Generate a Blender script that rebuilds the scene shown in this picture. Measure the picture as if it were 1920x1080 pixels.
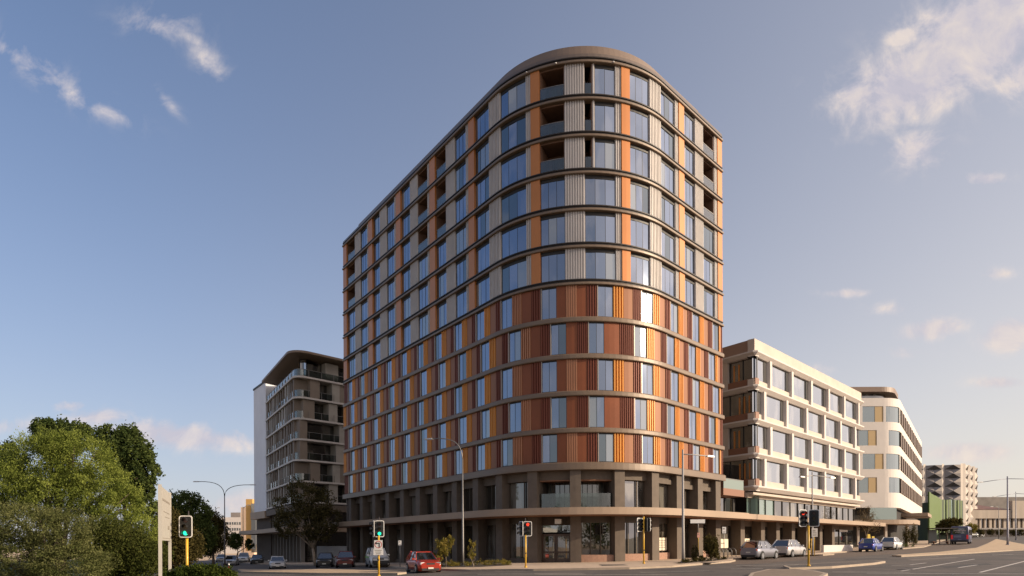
import bpy, bmesh, math, random
from mathutils import Vector, Matrix, noise
R = math.radians
random.seed(7)
scene = bpy.context.scene
for o in list(bpy.data.objects): bpy.data.objects.remove(o)

# ------------------------------------------------------------------ camera
EYE = 1.65; K = 1183.65; CX = 960.0; HY = 1020.3; ROLL = -0.0051
cam_d = bpy.data.cameras.new("camera"); cam = bpy.data.objects.new("camera", cam_d)
scene.collection.objects.link(cam); scene.camera = cam
cam_d.sensor_width = 36; cam_d.lens = 36*K/1920; cam_d.shift_y = (HY-540)/1920
cam_d.clip_start = .1; cam_d.clip_end = 6000
cam.matrix_world = Matrix.Translation((0, 0, EYE)) @ Matrix.Rotation(R(90), 4, 'X') @ Matrix.Rotation(ROLL, 4, 'Z')
scene.render.resolution_x = 1024; scene.render.resolution_y = 576

# ------------------------------------------------------------------ sky, sun
SUN = Vector((.967, -.258, 0)).normalized(); ELEV = R(19.0)
sun_vec = Vector((SUN.x*math.cos(ELEV), SUN.y*math.cos(ELEV), math.sin(ELEV)))
world = bpy.data.worlds.new("World"); scene.world = world; world.use_nodes = True
nt = world.node_tree; nt.nodes.clear()
def N(t, **k):
    n = nt.nodes.new(t)
    for a, b in k.items(): setattr(n, a, b)
    return n
def M(op, a, b=None, c=None, clamp=False):
    n = N('ShaderNodeMath', operation=op, use_clamp=clamp)
    for i, v in enumerate((a, b, c)):
        if v is None: continue
        if isinstance(v, (int, float)): n.inputs[i].default_value = v
        else: nt.links.new(v, n.inputs[i])
    return n.outputs[0]
HZ_COOL = (4.75, 4.75, 4.95); HZ_WARM = (6.9, 6.3, 5.4); SKY_STR = .112
sky = N('ShaderNodeTexSky', sky_type='NISHITA'); sky.sun_disc = False
sky.sun_elevation = ELEV; sky.sun_rotation = math.atan2(SUN.x, SUN.y)
sky.altitude = 0; sky.air_density = 1.0; sky.dust_density = 1.0; sky.ozone_density = 2.6
tc = N('ShaderNodeTexCoord'); sep = N('ShaderNodeSeparateXYZ'); nt.links.new(tc.outputs['Generated'], sep.inputs[0])
yy = M('MAXIMUM', sep.outputs[1], .03); U = M('DIVIDE', sep.outputs[0], yy); V = M('DIVIDE', sep.outputs[2], yy)
front = M('GREATER_THAN', sep.outputs[1], .03)
comb = N('ShaderNodeCombineXYZ'); nt.links.new(U, comb.inputs[0]); nt.links.new(V, comb.inputs[1])
nz = N('ShaderNodeTexNoise'); nz.inputs['Scale'].default_value = 12; nz.inputs['Detail'].default_value = 10; nz.inputs['Roughness'].default_value = .62; nz.inputs['Distortion'].default_value = .35
nt.links.new(comb.outputs[0], nz.inputs['Vector'])
nfine = nz.outputs['Fac']
blobs = [  # direction u, v, half sizes, tilt, strength : where real clouds stand in the sky
 (-.752,.762,.075,.022,-.62,.34), (-.690,.715,.06,.016,-.6,.30), (-.640,.690,.05,.016,-.35,.34), (-.553,.826,.05,.024,-.1,.34), (-.478,.77,.036,.018,-.9,.32), (-.497,.80,.04,.01,-.6,.25), (-.542,.702,.025,.008,-.8,.28), (-.80,.79,.05,.012,-.2,.36),
 (-.54,.176,.115,.017,-.10,1.05), (-.655,.204,.045,.014,0,.8), (-.70,.222,.03,.008,0,.6), (-.78,.19,.06,.012,0,.5), (-.42,.066,.05,.02,0,.7),
 (.64,.73,.095,.045,.35,1.1), (.745,.80,.10,.060,.5,1.25), (.82,.86,.10,.07,.4,1.2), (.555,.712,.035,.022,.2,.8), (.83,.75,.07,.04,.2,.75), (.625,.80,.028,.014,.3,.55),
 (.645,.622,.04,.025,.1,.72), (.752,.575,.026,.01,0,.75), (.667,.338,.042,.014,.15,.8), (.532,.395,.03,.006,0,.6), (.79,.328,.04,.022,.1,.85), (.775,.252,.035,.008,0,.7), (.725,.142,.055,.013,0,.75), (.77,.425,.03,.008,0,.45), (.60,.37,.03,.01,0,.35), (.62,.30,.03,.01,0,.35), (.48,.275,.03,.01,0,.35)]
tot = None
for u, v, a, b, t, s in blobs:
    du = M('SUBTRACT', U, u); dv = M('SUBTRACT', V, v)
    c, sn = math.cos(t), math.sin(t)
    x = M('ADD', M('MULTIPLY', du, c/a), M('MULTIPLY', dv, sn/a)); y = M('ADD', M('MULTIPLY', du, -sn/b), M('MULTIPLY', dv, c/b))
    q = M('ADD', M('MULTIPLY', x, x), M('MULTIPLY', y, y))
    g = M('MULTIPLY', M('EXPONENT', M('MULTIPLY', q, -.75)), s)
    tot = g if tot is None else M('MAXIMUM', tot, g)
mask_f = M('MULTIPLY', M('ADD', tot, M('MULTIPLY', M('SUBTRACT', nfine, .53), 2.7)), 1.6, clamp=True)
mask_f = M('MULTIPLY', mask_f, M('MULTIPLY', tot, 3.0, clamp=True))
mask_f = M('MULTIPLY', mask_f, front)
# soft scattered clouds in the rest of the sky (seen only in reflections)
mp = N('ShaderNodeMapping'); mp.inputs['Scale'].default_value = (1, 1, 3.2); nt.links.new(tc.outputs['Generated'], mp.inputs[0])
n2 = N('ShaderNodeTexNoise'); n2.inputs['Scale'].default_value = 2.6; n2.inputs['Detail'].default_value = 6; n2.inputs['Roughness'].default_value = .55; nt.links.new(mp.outputs[0], n2.inputs['Vector'])
mask_b = M('MULTIPLY', M('SUBTRACT', n2.outputs['Fac'], .50), 5.5, clamp=True)
mask_b = M('MULTIPLY', M('MULTIPLY', mask_b, M('SUBTRACT', 1.0, front)), .75)
mask = M('MULTIPLY', M('MAXIMUM', mask_f, mask_b), .8)
mix = N('ShaderNodeMix', data_type='RGBA'); 
# low haze: pale towards the horizon, warmer on the sun's side
dp = N('ShaderNodeVectorMath', operation='DOT_PRODUCT'); nt.links.new(tc.outputs['Generated'], dp.inputs[0]); dp.inputs[1].default_value = (SUN.x, SUN.y, 0)
warm = M('MULTIPLY_ADD', dp.outputs['Value'], .85, .56, clamp=True)
hz = N('ShaderNodeMix', data_type='RGBA'); nt.links.new(warm, hz.inputs[0]); hz.inputs[6].default_value = (*HZ_COOL, 1); hz.inputs[7].default_value = (*HZ_WARM, 1)
d3 = N('ShaderNodeVectorMath', operation='DOT_PRODUCT'); nt.links.new(tc.outputs['Generated'], d3.inputs[0]); d3.inputs[1].default_value = sun_vec
glow = M('MULTIPLY', M('SUBTRACT', d3.outputs['Value'], .5), 2.3, clamp=True)
hf = M('MULTIPLY', M('EXPONENT', M('MULTIPLY', M('MAXIMUM', sep.outputs[2], 0.0), -2.3)), .88)
hf = M('ADD', hf, M('MULTIPLY', M('SUBTRACT', 1.0, hf), M('MULTIPLY', M('MULTIPLY', warm, warm), .34)))
hm = N('ShaderNodeMix', data_type='RGBA'); nt.links.new(hf, hm.inputs[0]); nt.links.new(sky.outputs[0], hm.inputs[6]); nt.links.new(hz.outputs[2], hm.inputs[7])
gl = N('ShaderNodeMix', data_type='RGBA'); nt.links.new(glow, gl.inputs[0]); nt.links.new(hm.outputs[2], gl.inputs[6]); gl.inputs[7].default_value = (14.5, 13.0, 12.0, 1)
nt.links.new(mask, mix.inputs[0]); nt.links.new(gl.outputs[2], mix.inputs[6])
cs = N('ShaderNodeMix', data_type='RGBA'); nt.links.new(M('MULTIPLY', M('SUBTRACT', nz.outputs['Fac'], .42), 4.0, clamp=True), cs.inputs[0]); cs.inputs[6].default_value = (4.6, 4.4, 4.6, 1); cs.inputs[7].default_value = (6.7, 6.05, 5.35, 1)
nt.links.new(cs.outputs[2], mix.inputs[7])
hsv = N('ShaderNodeHueSaturation'); hsv.inputs['Saturation'].default_value = 1.34; hsv.inputs['Value'].default_value = 1.0
nt.links.new(mix.outputs[2], hsv.inputs['Color'])
bg = N('ShaderNodeBackground'); bg.inputs[1].default_value = SKY_STR; tn = N('ShaderNodeMix', data_type='RGBA', blend_type='MULTIPLY'); tn.inputs[0].default_value = 1; nt.links.new(hsv.outputs[0], tn.inputs[6]); tn.inputs[7].default_value = (.995, .985, 1.04, 1); nt.links.new(tn.outputs[2], bg.inputs[0])
out = N('ShaderNodeOutputWorld'); nt.links.new(bg.outputs[0], out.inputs[0])
sd = bpy.data.lights.new("sun", 'SUN'); sd.energy = 5.0; sd.angle = R(.6); sd.color = (1, .82, .61)
so = bpy.data.objects.new("sun", sd); scene.collection.objects.link(so); so.rotation_euler = (-sun_vec).to_track_quat('-Z', 'Y').to_euler()
vs = scene.view_settings; vs.view_transform = 'Standard'; vs.look = 'None'; vs.gamma = 1; vs.exposure = .25

# ------------------------------------------------------------------ helpers
COL = scene.collection
def props(o, label=None, cat=None, group=None, kind=None):
    if label: o['label'] = label
    if cat: o['category'] = cat
    if group: o['group'] = group
    if kind: o['kind'] = kind
    return o
def thing(name, loc, label, cat, group=None, rz=0):
    o = bpy.data.objects.new(name, None); COL.objects.link(o); o.location = loc; o.rotation_euler = (0, 0, rz)
    o.empty_display_size = .5
    return props(o, label, cat, group)

class MB:
    """collects polygons; build() links them as ONE mesh object"""
    def __init__(s): s.v = []; s.f = []; s.m = []; s.sm = []
    def face(s, pts, mi=0, smooth=False):
        n = len(s.v); s.v += [tuple(p) for p in pts]; s.f.append(tuple(range(n, n+len(pts)))); s.m.append(mi); s.sm.append(smooth)
    def grid(s, rows, mi=0, smooth=True, closed=False, caps=False):
        n = len(s.v); a = len(rows[0])
        for r in rows: s.v += [tuple(p) for p in r]
        for i in range(len(rows)-1):
            for j in range(a if closed else a-1):
                k = (j+1) % a
                s.f.append((n+i*a+j, n+i*a+k, n+(i+1)*a+k, n+(i+1)*a+j)); s.m.append(mi); s.sm.append(smooth)
        if caps:
            s.f.append(tuple(n+j for j in range(a))[::-1]); s.m.append(mi); s.sm.append(False)
            s.f.append(tuple(n+(len(rows)-1)*a+j for j in range(a))); s.m.append(mi); s.sm.append(False)
    def box(s, c, sz, rz=0, mi=0, top=1.0):
        x, y, z = sz[0]/2, sz[1]/2, sz[2]/2; ca, sa = math.cos(rz), math.sin(rz); P = []
        for dz in (-z, z):
            k = top if dz > 0 else 1
            for dx, dy in ((-x, -y), (x, -y), (x, y), (-x, y)):
                P.append((c[0]+(dx*ca-dy*sa)*k, c[1]+(dx*sa+dy*ca)*k, c[2]+dz))
        n = len(s.v); s.v += P
        for f in ((3, 2, 1, 0), (4, 5, 6, 7), (0, 1, 5, 4), (1, 2, 6, 5), (2, 3, 7, 6), (3, 0, 4, 7)):
            s.f.append(tuple(n+i for i in f)); s.m.append(mi); s.sm.append(False)
    def prism(s, poly, z0, z1, mi=0):
        """poly = list of (x,y); z0,z1 numbers or functions of (x,y)"""
        a = (lambda p: z0(*p)) if callable(z0) else (lambda p: z0)
        b = (lambda p: z1(*p)) if callable(z1) else (lambda p: z1)
        ar = sum(poly[i][0]*poly[(i+1) % len(poly)][1]-poly[(i+1) % len(poly)][0]*poly[i][1] for i in range(len(poly)))
        if ar < 0: poly = poly[::-1]
        k = len(poly); n = len(s.v)
        s.v += [(p[0], p[1], a(p)) for p in poly]+[(p[0], p[1], b(p)) for p in poly]
        s.f.append(tuple(n+i for i in range(k))[::-1]); s.f.append(tuple(n+k+i for i in range(k)))
        s.m += [mi, mi]; s.sm += [False, False]
        for i in range(k):
            j = (i+1) % k; s.f.append((n+i, n+j, n+k+j, n+k+i)); s.m.append(mi); s.sm.append(False)
    def tube(s, pts, rad, seg=8, mi=0, caps=True):
        pts = [Vector(p) for p in pts]; rows = []
        if not isinstance(rad, (list, tuple)): rad = [rad]*len(pts)
        for i, p in enumerate(pts):
            d = (pts[min(i+1, len(pts)-1)]-pts[max(i-1, 0)]).normalized()
            up = Vector((0, 0, 1)) if abs(d.z) < .9 else Vector((1, 0, 0))
            a = d.cross(up).normalized(); b = d.cross(a)
            rows.append([p+(a*math.cos(t)+b*math.sin(t))*rad[i] for t in [2*math.pi*j/seg for j in range(seg)]])
        s.grid(rows, mi, True, closed=True, caps=caps)
    def cyl(s, c, axis, r, h, seg=16, mi=0):
        a = Vector(axis).normalized(); c = Vector(c); s.tube([c-a*h/2, c+a*h/2], r, seg, mi)
    def build(s, name, mats, parent=None, world_coords=False, loc=None):
        if not isinstance(mats, (list, tuple)): mats = [mats]
        me = bpy.data.meshes.new(name)
        off = Vector((0, 0, 0))
        if loc is not None: off = Vector(loc)
        if parent is not None and world_coords: off = root_loc(parent)
        v = [(p[0]-off.x, p[1]-off.y, p[2]-off.z) for p in s.v] if off.length else s.v
        me.from_pydata(v, [], s.f)
        for m in mats: me.materials.append(m)
        me.polygons.foreach_set('material_index', s.m); me.polygons.foreach_set('use_smooth', s.sm)
        me.update()
        o = bpy.data.objects.new(name, me); COL.objects.link(o)
        if parent is not None: o.parent = parent
        elif loc is not None: o.location = loc
        return o
def root_loc(o):
    t = Vector((0, 0, 0))
    while o is not None: t += o.location; o = o.parent
    return t

# ------------------------------------------------------------------ materials
MATS = {}
def mat(name, col, rough=.6, metal=0.0, var=0.0, scale=1.0, bump=0.0, bscale=20, spec=.5, emit=None, estr=0, coat=0, col2=None, stretch=None, trans=0):
    if name in MATS: return MATS[name]
    m = bpy.data.materials.new(name); m.use_nodes = True; t = m.node_tree; b = t.nodes['Principled BSDF']
    b.inputs['Base Color'].default_value = (*col, 1); b.inputs['Roughness'].default_value = rough; b.inputs['Metallic'].default_value = metal
    b.inputs['Specular IOR Level'].default_value = spec
    if coat: b.inputs['Coat Weight'].default_value = coat; b.inputs['Coat Roughness'].default_value = .08
    if emit: b.inputs['Emission Color'].default_value = (*emit, 1); b.inputs['Emission Strength'].default_value = estr
    geo = None
    if var or col2 or bump:
        geo = t.nodes.new('ShaderNodeNewGeometry'); src = geo.outputs['Position']
        if stretch:
            mp = t.nodes.new('ShaderNodeMapping'); mp.inputs['Scale'].default_value = stretch; t.links.new(src, mp.inputs[0]); src = mp.outputs[0]
    if var or col2:
        n = t.nodes.new('ShaderNodeTexNoise'); n.inputs['Scale'].default_value = scale; n.inputs['Detail'].default_value = 6; n.inputs['Roughness'].default_value = .6
        t.links.new(src, n.inputs['Vector'])
        rp = t.nodes.new('ShaderNodeValToRGB'); rp.color_ramp.elements[0].position = .3; rp.color_ramp.elements[1].position = .72
        c2 = col2 or tuple(min(1, c*(1+var)) for c in col); c1 = col if col2 else tuple(c*(1-var) for c in col)
        rp.color_ramp.elements[0].color = (*c1, 1); rp.color_ramp.elements[1].color = (*c2, 1)
        t.links.new(n.outputs['Fac'], rp.inputs[0]); t.links.new(rp.outputs[0], b.inputs['Base Color'])
    if bump:
        n = t.nodes.new('ShaderNodeTexNoise'); n.inputs['Scale'].default_value = bscale; n.inputs['Detail'].default_value = 4; t.links.new(src, n.inputs['Vector'])
        bp = t.nodes.new('ShaderNodeBump'); bp.inputs['Strength'].default_value = bump; bp.inputs['Distance'].default_value = .02
        t.links.new(n.outputs['Fac'], bp.inputs['Height']); t.links.new(bp.outputs[0], b.inputs['Normal'])
    MATS[name] = m; return m
def glass(name, inner, refl=.5, tint=(1, 1, 1), rough=.02, wav=.012, curtain=0, wscale=.6, gz=.46):
    """coated window glass: dark or curtained inside under a mirror coat that grows towards grazing view"""
    m = bpy.data.materials.new(name); m.use_nodes = True; t = m.node_tree; t.nodes.clear()
    o = t.nodes.new('ShaderNodeOutputMaterial'); mx = t.nodes.new('ShaderNodeMixShader')
    d = t.nodes.new('ShaderNodeBsdfDiffuse'); g = t.nodes.new('ShaderNodeBsdfGlossy')
    d.inputs[0].default_value = (*inner, 1); g.inputs[0].default_value = (*tint, 1); g.inputs['Roughness'].default_value = rough
    geo = t.nodes.new('ShaderNodeNewGeometry')
    if curtain:
        n = t.nodes.new('ShaderNodeTexNoise'); n.inputs['Scale'].default_value = wscale; n.inputs['Detail'].default_value = 2
        mp = t.nodes.new('ShaderNodeMapping'); mp.inputs['Scale'].default_value = (1, 1, .35); t.links.new(geo.outputs['Position'], mp.inputs[0]); t.links.new(mp.outputs[0], n.inputs['Vector'])
        rp = t.nodes.new('ShaderNodeValToRGB'); rp.color_ramp.elements[0].position = .52; rp.color_ramp.elements[1].position = .6
        rp.color_ramp.elements[0].color = (*inner, 1); rp.color_ramp.elements[1].color = (*[c+curtain*k for c, k in zip(inner, (1, .93, .8))], 1)
        t.links.new(n.outputs['Fac'], rp.inputs[0]); t.links.new(rp.outputs[0], d.inputs[0])
    n = t.nodes.new('ShaderNodeTexNoise'); n.inputs['Scale'].default_value = .45; n.inputs['Detail'].default_value = 1; t.links.new(geo.outputs['Position'], n.inputs['Vector'])
    bp = t.nodes.new('ShaderNodeBump'); bp.inputs['Strength'].default_value = 1; bp.inputs['Distance'].default_value = wav
    t.links.new(n.outputs['Fac'], bp.inputs['Height']); t.links.new(bp.outputs[0], g.inputs['Normal'])
    fr = t.nodes.new('ShaderNodeFresnel'); fr.inputs[0].default_value = 1.5
    mr = t.nodes.new('ShaderNodeMapRange'); mr.inputs[1].default_value = .04; mr.inputs[2].default_value = .6; mr.inputs[3].default_value = refl; mr.inputs[4].default_value = min(1, refl+gz)
    t.links.new(fr.outputs[0], mr.inputs[0]); t.links.new(mr.outputs[0], mx.inputs[0]); t.links.new(d.outputs[0], mx.inputs[1]); t.links.new(g.outputs[0], mx.inputs[2]); t.links.new(mx.outputs[0], o.inputs[0])
    MATS[name] = m; return m
def clear_glass(name, tint, alpha=.35, rough=.03):
    m = bpy.data.materials.new(name); m.use_nodes = True; t = m.node_tree; t.nodes.clear()
    o = t.nodes.new('ShaderNodeOutputMaterial'); mx = t.nodes.new('ShaderNodeMixShader'); d = t.nodes.new('ShaderNodeBsdfTransparent'); g = t.nodes.new('ShaderNodeBsdfGlossy')
    d.inputs[0].default_value = (*tint, 1); g.inputs['Roughness'].default_value = rough
    fr = t.nodes.new('ShaderNodeFresnel'); fr.inputs[0].default_value = 1.5
    mr = t.nodes.new('ShaderNodeMapRange'); mr.inputs[1].default_value = .04; mr.inputs[2].default_value = .6; mr.inputs[3].default_value = alpha; mr.inputs[4].default_value = .9
    t.links.new(fr.outputs[0], mr.inputs[0]); t.links.new(mr.outputs[0], mx.inputs[0]); t.links.new(d.outputs[0], mx.inputs[1]); t.links.new(g.outputs[0], mx.inputs[2]); t.links.new(mx.outputs[0], o.inputs[0])
    MATS[name] = m; return m
bronze = mat('bronze beam', (.16, .112, .074), .45, .15, .12, .5)
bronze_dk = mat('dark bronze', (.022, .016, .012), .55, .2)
orange_m = mat('orange panel', (.46, .172, .045), .38, .2, .08, .3)
amber_m = mat('amber ribbed panel', (.60, .245, .032), .48, .12, .12, .4, stretch=(1, 1, .1))
copper_m = mat('copper panel', (.27, .12, .062), .5, .12, .16, .35, spec=.25, stretch=(1, 1, .1))
maroon_m = mat('maroon ribbed panel', (.17, .052, .03), .5, .1, .18, .5, spec=.25, stretch=(1, 1, .1))
rust_m = mat('rust panel', (.21, .066, .027), .5, .15, .12, .4, spec=.3)
white_m = mat('pale ribbed panel', (.47, .435, .405), .5, .1, .09, .5)
frame_m = mat('champagne frame', (.38, .31, .25), .4, .4)
mull_m = mat('dark mullion and shade strip', (.022, .02, .018), .5, .2)
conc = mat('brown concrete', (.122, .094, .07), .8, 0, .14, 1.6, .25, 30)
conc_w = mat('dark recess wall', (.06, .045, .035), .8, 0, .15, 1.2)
brick = mat('pink brick plinth', (.34, .20, .14), .85, 0, .18, 6, .3, 40)
canopy_m = mat('canopy fascia', (.34, .245, .168), .6, 0, .1, .25, .08, 8)
soffit_m = mat('timber soffit', (.26, .12, .06), .6, 0, .15, 3, stretch=(.2, 3, 1))
twin = glass('tower window glass', (.018, .022, .028), .31, (.68, .80, 1), .055, .014, .06)
twin_c = glass('dark tower glass', (.006, .008, .01), .20, (.8, .92, 1), .04, .02)
twin_b = glass('tower glass with blinds', (.13, .125, .12), .25, (.80, .92, 1), .055, .014)
pwin = glass('podium window glass', (.022, .019, .014), .16, (1, 1, 1), .02, .006, .13, .5)
owin = glass('office window glass', (.03, .035, .04), .34, (.92, .96, 1), .03, .012, .10)
bal_gl = clear_glass('balustrade glass', (.62, .68, .66), .10)
dark_in = mat('dark interior', (.02, .016, .013), .8)
cream = mat('warm white concrete', (.58, .52, .47), .7, 0, .06, .7, .1, 20)
cream2 = mat('beige concrete', (.50, .42, .345), .7, 0, .08, .7)
sticker = mat('cream poster', (.75, .66, .5), .6)
ink = mat('grey ink', (.25, .22, .18), .7)
asphalt = mat('asphalt', (.050, .044, .040), .85, 0, 0, .30, .5, 60, col2=(.120, .098, .080))
paving = mat('beige paving', (.47, .355, .25), .85, 0, .14, 1.3, .3, 30)
kerb_m = mat('concrete kerb', (.36, .285, .21), .8, 0, .12, 2)
soil = mat('garden soil', (.05, .035, .022), .95, 0, .4, 5, .6, 30)
line_m = mat('road paint', (.55, .50, .44), .7, 0, .3, 3)
grass_m = mat('verge grass', (.035, .055, .015), .95, 0, .4, 2.0, .6, 40)
sand_m = mat('sandy verge', (.48, .35, .22), .9, 0, .2, 1.5, .3, 20)
yellow = mat('yellow pole', (.62, .36, .03), .45, 0, .08, 3, coat=.2)
steel = mat('galvanised steel', (.20, .19, .18), .5, .5, .12, 3)
dsteel = mat('dark pole', (.07, .06, .055), .5, .4)
black = mat('black housing', (.012, .012, .012), .5)
whitep = mat('white paint', (.7, .68, .64), .5)

# ------------------------------------------------------------------ terrain
GX = [(-400, -3.2), (-60, -1.5), (-28, -1.05), (0, -.12), (43, .50), (79, 1.25), (163, 3.5), (400, 6)]
def ground(x, y=0):
    if x <= GX[0][0]: return GX[0][1]
    for (a, za), (b, zb) in zip(GX, GX[1:]):
        if x <= b: return za+(zb-za)*(x-a)/(b-a)
    return GX[-1][1]
def at(px, D): return ((px-CX)/K*D, D)
def pt(px, D, dz=0):
    x, y = at(px, D); return Vector((x, y, ground(x, y)+dz))
def onground(px, py):
    """the ground point seen at photograph pixel (px,py)"""
    e = ROLL*(px-CX); k = (py-HY-e)/K; D = 40.0
    for _ in range(60):
        x = (px-CX)/K*D; D = .5*D+.5*max(8, min(600, (EYE-ground(x))/max(k, 1e-4)))
    return ((px-CX)/K*D, D)
def zat(px, py, D): return EYE-(py-HY-ROLL*(px-CX))/K*D
def sheet(name, poly, mats, dz, thick=0, kind='structure', top_mi=0, side_mi=0, label=None):
    """polygon laid over the terrain, cut at the terrain's folds; thick>0 gives it real kerb sides"""
    bm = bmesh.new(); vs = [bm.verts.new((p[0], p[1], 0)) for p in poly]; f = bm.faces.new(vs)
    if f.normal.z < 0 or sum(poly[i][0]*poly[(i+1) % len(poly)][1]-poly[(i+1) % len(poly)][0]*poly[i][1] for i in range(len(poly))) < 0: f.normal_flip()
    bmesh.ops.triangulate(bm, faces=bm.faces[:])
    for gx, _ in GX[1:-1]:
        bmesh.ops.bisect_plane(bm, geom=bm.verts[:]+bm.edges[:]+bm.faces[:], plane_co=(gx, 0, 0), plane_no=(1, 0, 0))
    for v in bm.verts: v.co.z = ground(v.co.x, v.co.y)+dz
    for ff in bm.faces: ff.material_index = top_mi
    if thick:
        be = [e for e in bm.edges if e.is_boundary]
        r = bmesh.ops.extrude_edge_only(bm, edges=be)
        for v in [g for g in r['geom'] if isinstance(g, bmesh.types.BMVert)]: v.co.z -= thick
        for g in r['geom']:
            if isinstance(g, bmesh.types.BMFace): g.material_index = side_mi
        bmesh.ops.recalc_face_normals(bm, faces=bm.faces[:])
    me = bpy.data.meshes.new(name); bm.to_mesh(me); bm.free()
    for m in (mats if isinstance(mats, list) else [mats]): me.materials.append(m)
    o = bpy.data.objects.new(name, me); COL.objects.link(o)
    props(o, kind=kind, label=label)
    return o
def inset(poly, d):
    n = len(poly); ar = sum(poly[i][0]*poly[(i+1) % n][1]-poly[(i+1) % n][0]*poly[i][1] for i in range(n)); s = 1 if ar > 0 else -1
    out = []
    for i in range(n):
        a, b, c = Vector(poly[i-1]), Vector(poly[i]), Vector(poly[(i+1) % n])
        e1 = (b-a).normalized(); e2 = (c-b).normalized(); n1 = Vector((-e1.y, e1.x))*s; n2 = Vector((-e2.y, e2.x))*s
        m = (n1+n2); k = max(.4, m.length_squared/2); out.append(tuple(b+m*d/k))
    return out
def slab(name, poly, top, h=.13, kw=.18):
    """raised paving with a concrete kerb band round it"""
    sheet(name, inset(poly, kw), [top], h+.004)
    sheet('kerb', poly, [kerb_m], h, thick=h+.15)

# main sheets
sheet('ground', [(-900, -200), (900, -200), (900, 900), (-900, 900)], [sand_m], -.02)
# ------------------------------------------------------------------ main tower: facade line
dL = Vector((-.5954, .8035, 0)); dR = Vector((.7113, .7029, 0)); nL = Vector((-.8035, -.5954, 0)); nR = Vector((.7029, -.7113, 0))
PL = Vector((-1.4751, 56.9549, 0)); PR = Vector((13.5176, 55.8022, 0)); OC = Vector((6.5212, 62.8812, 0)); RAD = 9.953
a0 = math.atan2(PR.y-OC.y, PR.x-OC.x); a1 = math.atan2(PL.y-OC.y, PL.x-OC.x)
if a1 > a0: a1 -= 2*math.pi
ARC = (a0-a1)*RAD; SR = 10.63; SL = SR+ARC
def F(s, d=0.0, z=0.0):
    if s <= SR: p = PR+dR*(SR-s); n = nR
    elif s >= SL: p = PL+dL*(s-SL); n = nL
    else:
        a = a0-(s-SR)/RAD; n = Vector((math.cos(a), math.sin(a), 0)); p = OC+n*RAD
    q = p+n*d; return Vector((q.x, q.y, z))
def stations(s0, s1, step=.55):
    st = [s0, s1]
    for b in (SR, SL):
        if s0 < b < s1: st.append(b)
    lo, hi = max(s0, SR), min(s1, SL)
    if hi > lo:
        k = max(1, int(math.ceil((hi-lo)/step)))
        st += [lo+(hi-lo)*i/k for i in range(k+1)]
    st = sorted(set(round(x, 4) for x in st)); return st
def fbox(mb, s0, s1, d0, d1, z0, z1, mi=0, step=.55):
    """solid following the facade from s0 to s1, outward offsets d0<d1"""
    rows = [[F(s, d0, z0), F(s, d1, z0), F(s, d1, z1), F(s, d0, z1)] for s in stations(s0, s1, step)]
    n = len(mb.v)
    for r in rows: mb.v += [tuple(p) for p in r]
    for i in range(len(rows)-1):
        for j in range(4):
            k = (j+1) % 4; mb.f.append((n+i*4+j, n+i*4+k, n+(i+1)*4+k, n+(i+1)*4+j)); mb.m.append(mi); mb.sm.append(False)
    mb.f.append((n+3, n+2, n+1, n)); e = n+(len(rows)-1)*4; mb.f.append((e, e+1, e+2, e+3)); mb.m += [mi, mi]; mb.sm += [False, False]
def fprofile(mb, s0, s1, prof, mi=0, step=.55, smooth=False):
    """closed profile [(d,z)...] swept along the facade"""
    rows = [[F(s, d, z) for d, z in prof] for s in stations(s0, s1, step)]
    mb.grid(rows, mi, smooth, closed=True, caps=True)
def ribs(mb, s0, s1, db, dt, z0, z1, pitch, duty=.5, mi=0):
    """ribbed cladding: back sheet plus upstanding ribs"""
    n = max(1, round((s1-s0)/pitch)); w = (s1-s0)/n; st = []
    for i in range(n):
        a = s0+i*w; st += [(a, db), (a+w*(1-duty)*.5, db), (a+w*(1-duty)*.5+.012, dt), (a+w*(1+duty)*.5-.012, dt), (a+w*(1+duty)*.5, db)]
    st.append((s1, db)); st = [(s0, -.42)]+st+[(s1, -.42)]
    rows = [[F(s, d, z0), F(s, d, z1)] for s, d in st]
    mb.grid(rows, mi, False)
ROOT = F(17, 0, 0); ROOT.z = 0
tower = thing('apartment_tower', ROOT, 'tall curved tower with orange, maroon and pale ribbed panels on the street corner', 'apartment tower')
def part(mb, name, mats, parent=tower, label=None, kind=None):
    return props(mb.build(name, mats, parent, world_coords=True), label=label, kind=kind)
Z0 = 7.87; H = 3.1
def zk(k): return Z0+H*k
def sm(mod): return .97+3.81*mod
SA, SB = -.3, 63.3
# floor bands
mb = MB(); fprofile(mb, SA, SB, [(-1.2, Z0), (.27, Z0), (.27, Z0+.12), (.25, Z0+.55), (.1, Z0+.64), (-1.2, Z0+.64)]); part(mb, 'floor_band', bronze, label='broad bronze band at the top of the podium')
for k in range(1, 5):
    z = zk(k); mb = MB(); fprofile(mb, SA, SB, [(-.5, z), (.13, z), (.16, z+.06), (.16, z+.34), (.10, z+.42), (-.5, z+.42)]); part(mb, 'floor_band', bronze)
for k in range(5, 12):
    z = zk(k); mb = MB()
    fprofile(mb, SA, SB, [(-.5, z), (.12, z), (.16, z+.04), (.16, z+.19), (.12, z+.22), (-.5, z+.22)])
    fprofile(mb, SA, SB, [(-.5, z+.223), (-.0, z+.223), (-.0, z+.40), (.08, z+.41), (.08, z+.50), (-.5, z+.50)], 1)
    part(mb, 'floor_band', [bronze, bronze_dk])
z = zk(11)
mb = MB(); fprofile(mb, SA, SB, [(-.5, z+.503), (.06, z+.503), (.0, z+.80), (-.12, z+.86), (-.5, z+.86)]); part(mb, 'roof_edge', mat('roof flashing', (.17, .13, .10), .35, .5))
mb = MB(); fprofile(mb, SA+3, SB-3, [(-.8, z+.5), (-.75, z+.5), (-.85, 43.6), (-.95, 44.15), (-1.2, 44.25), (-3, 44.25), (-3, z+.5)], smooth=False)
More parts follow.
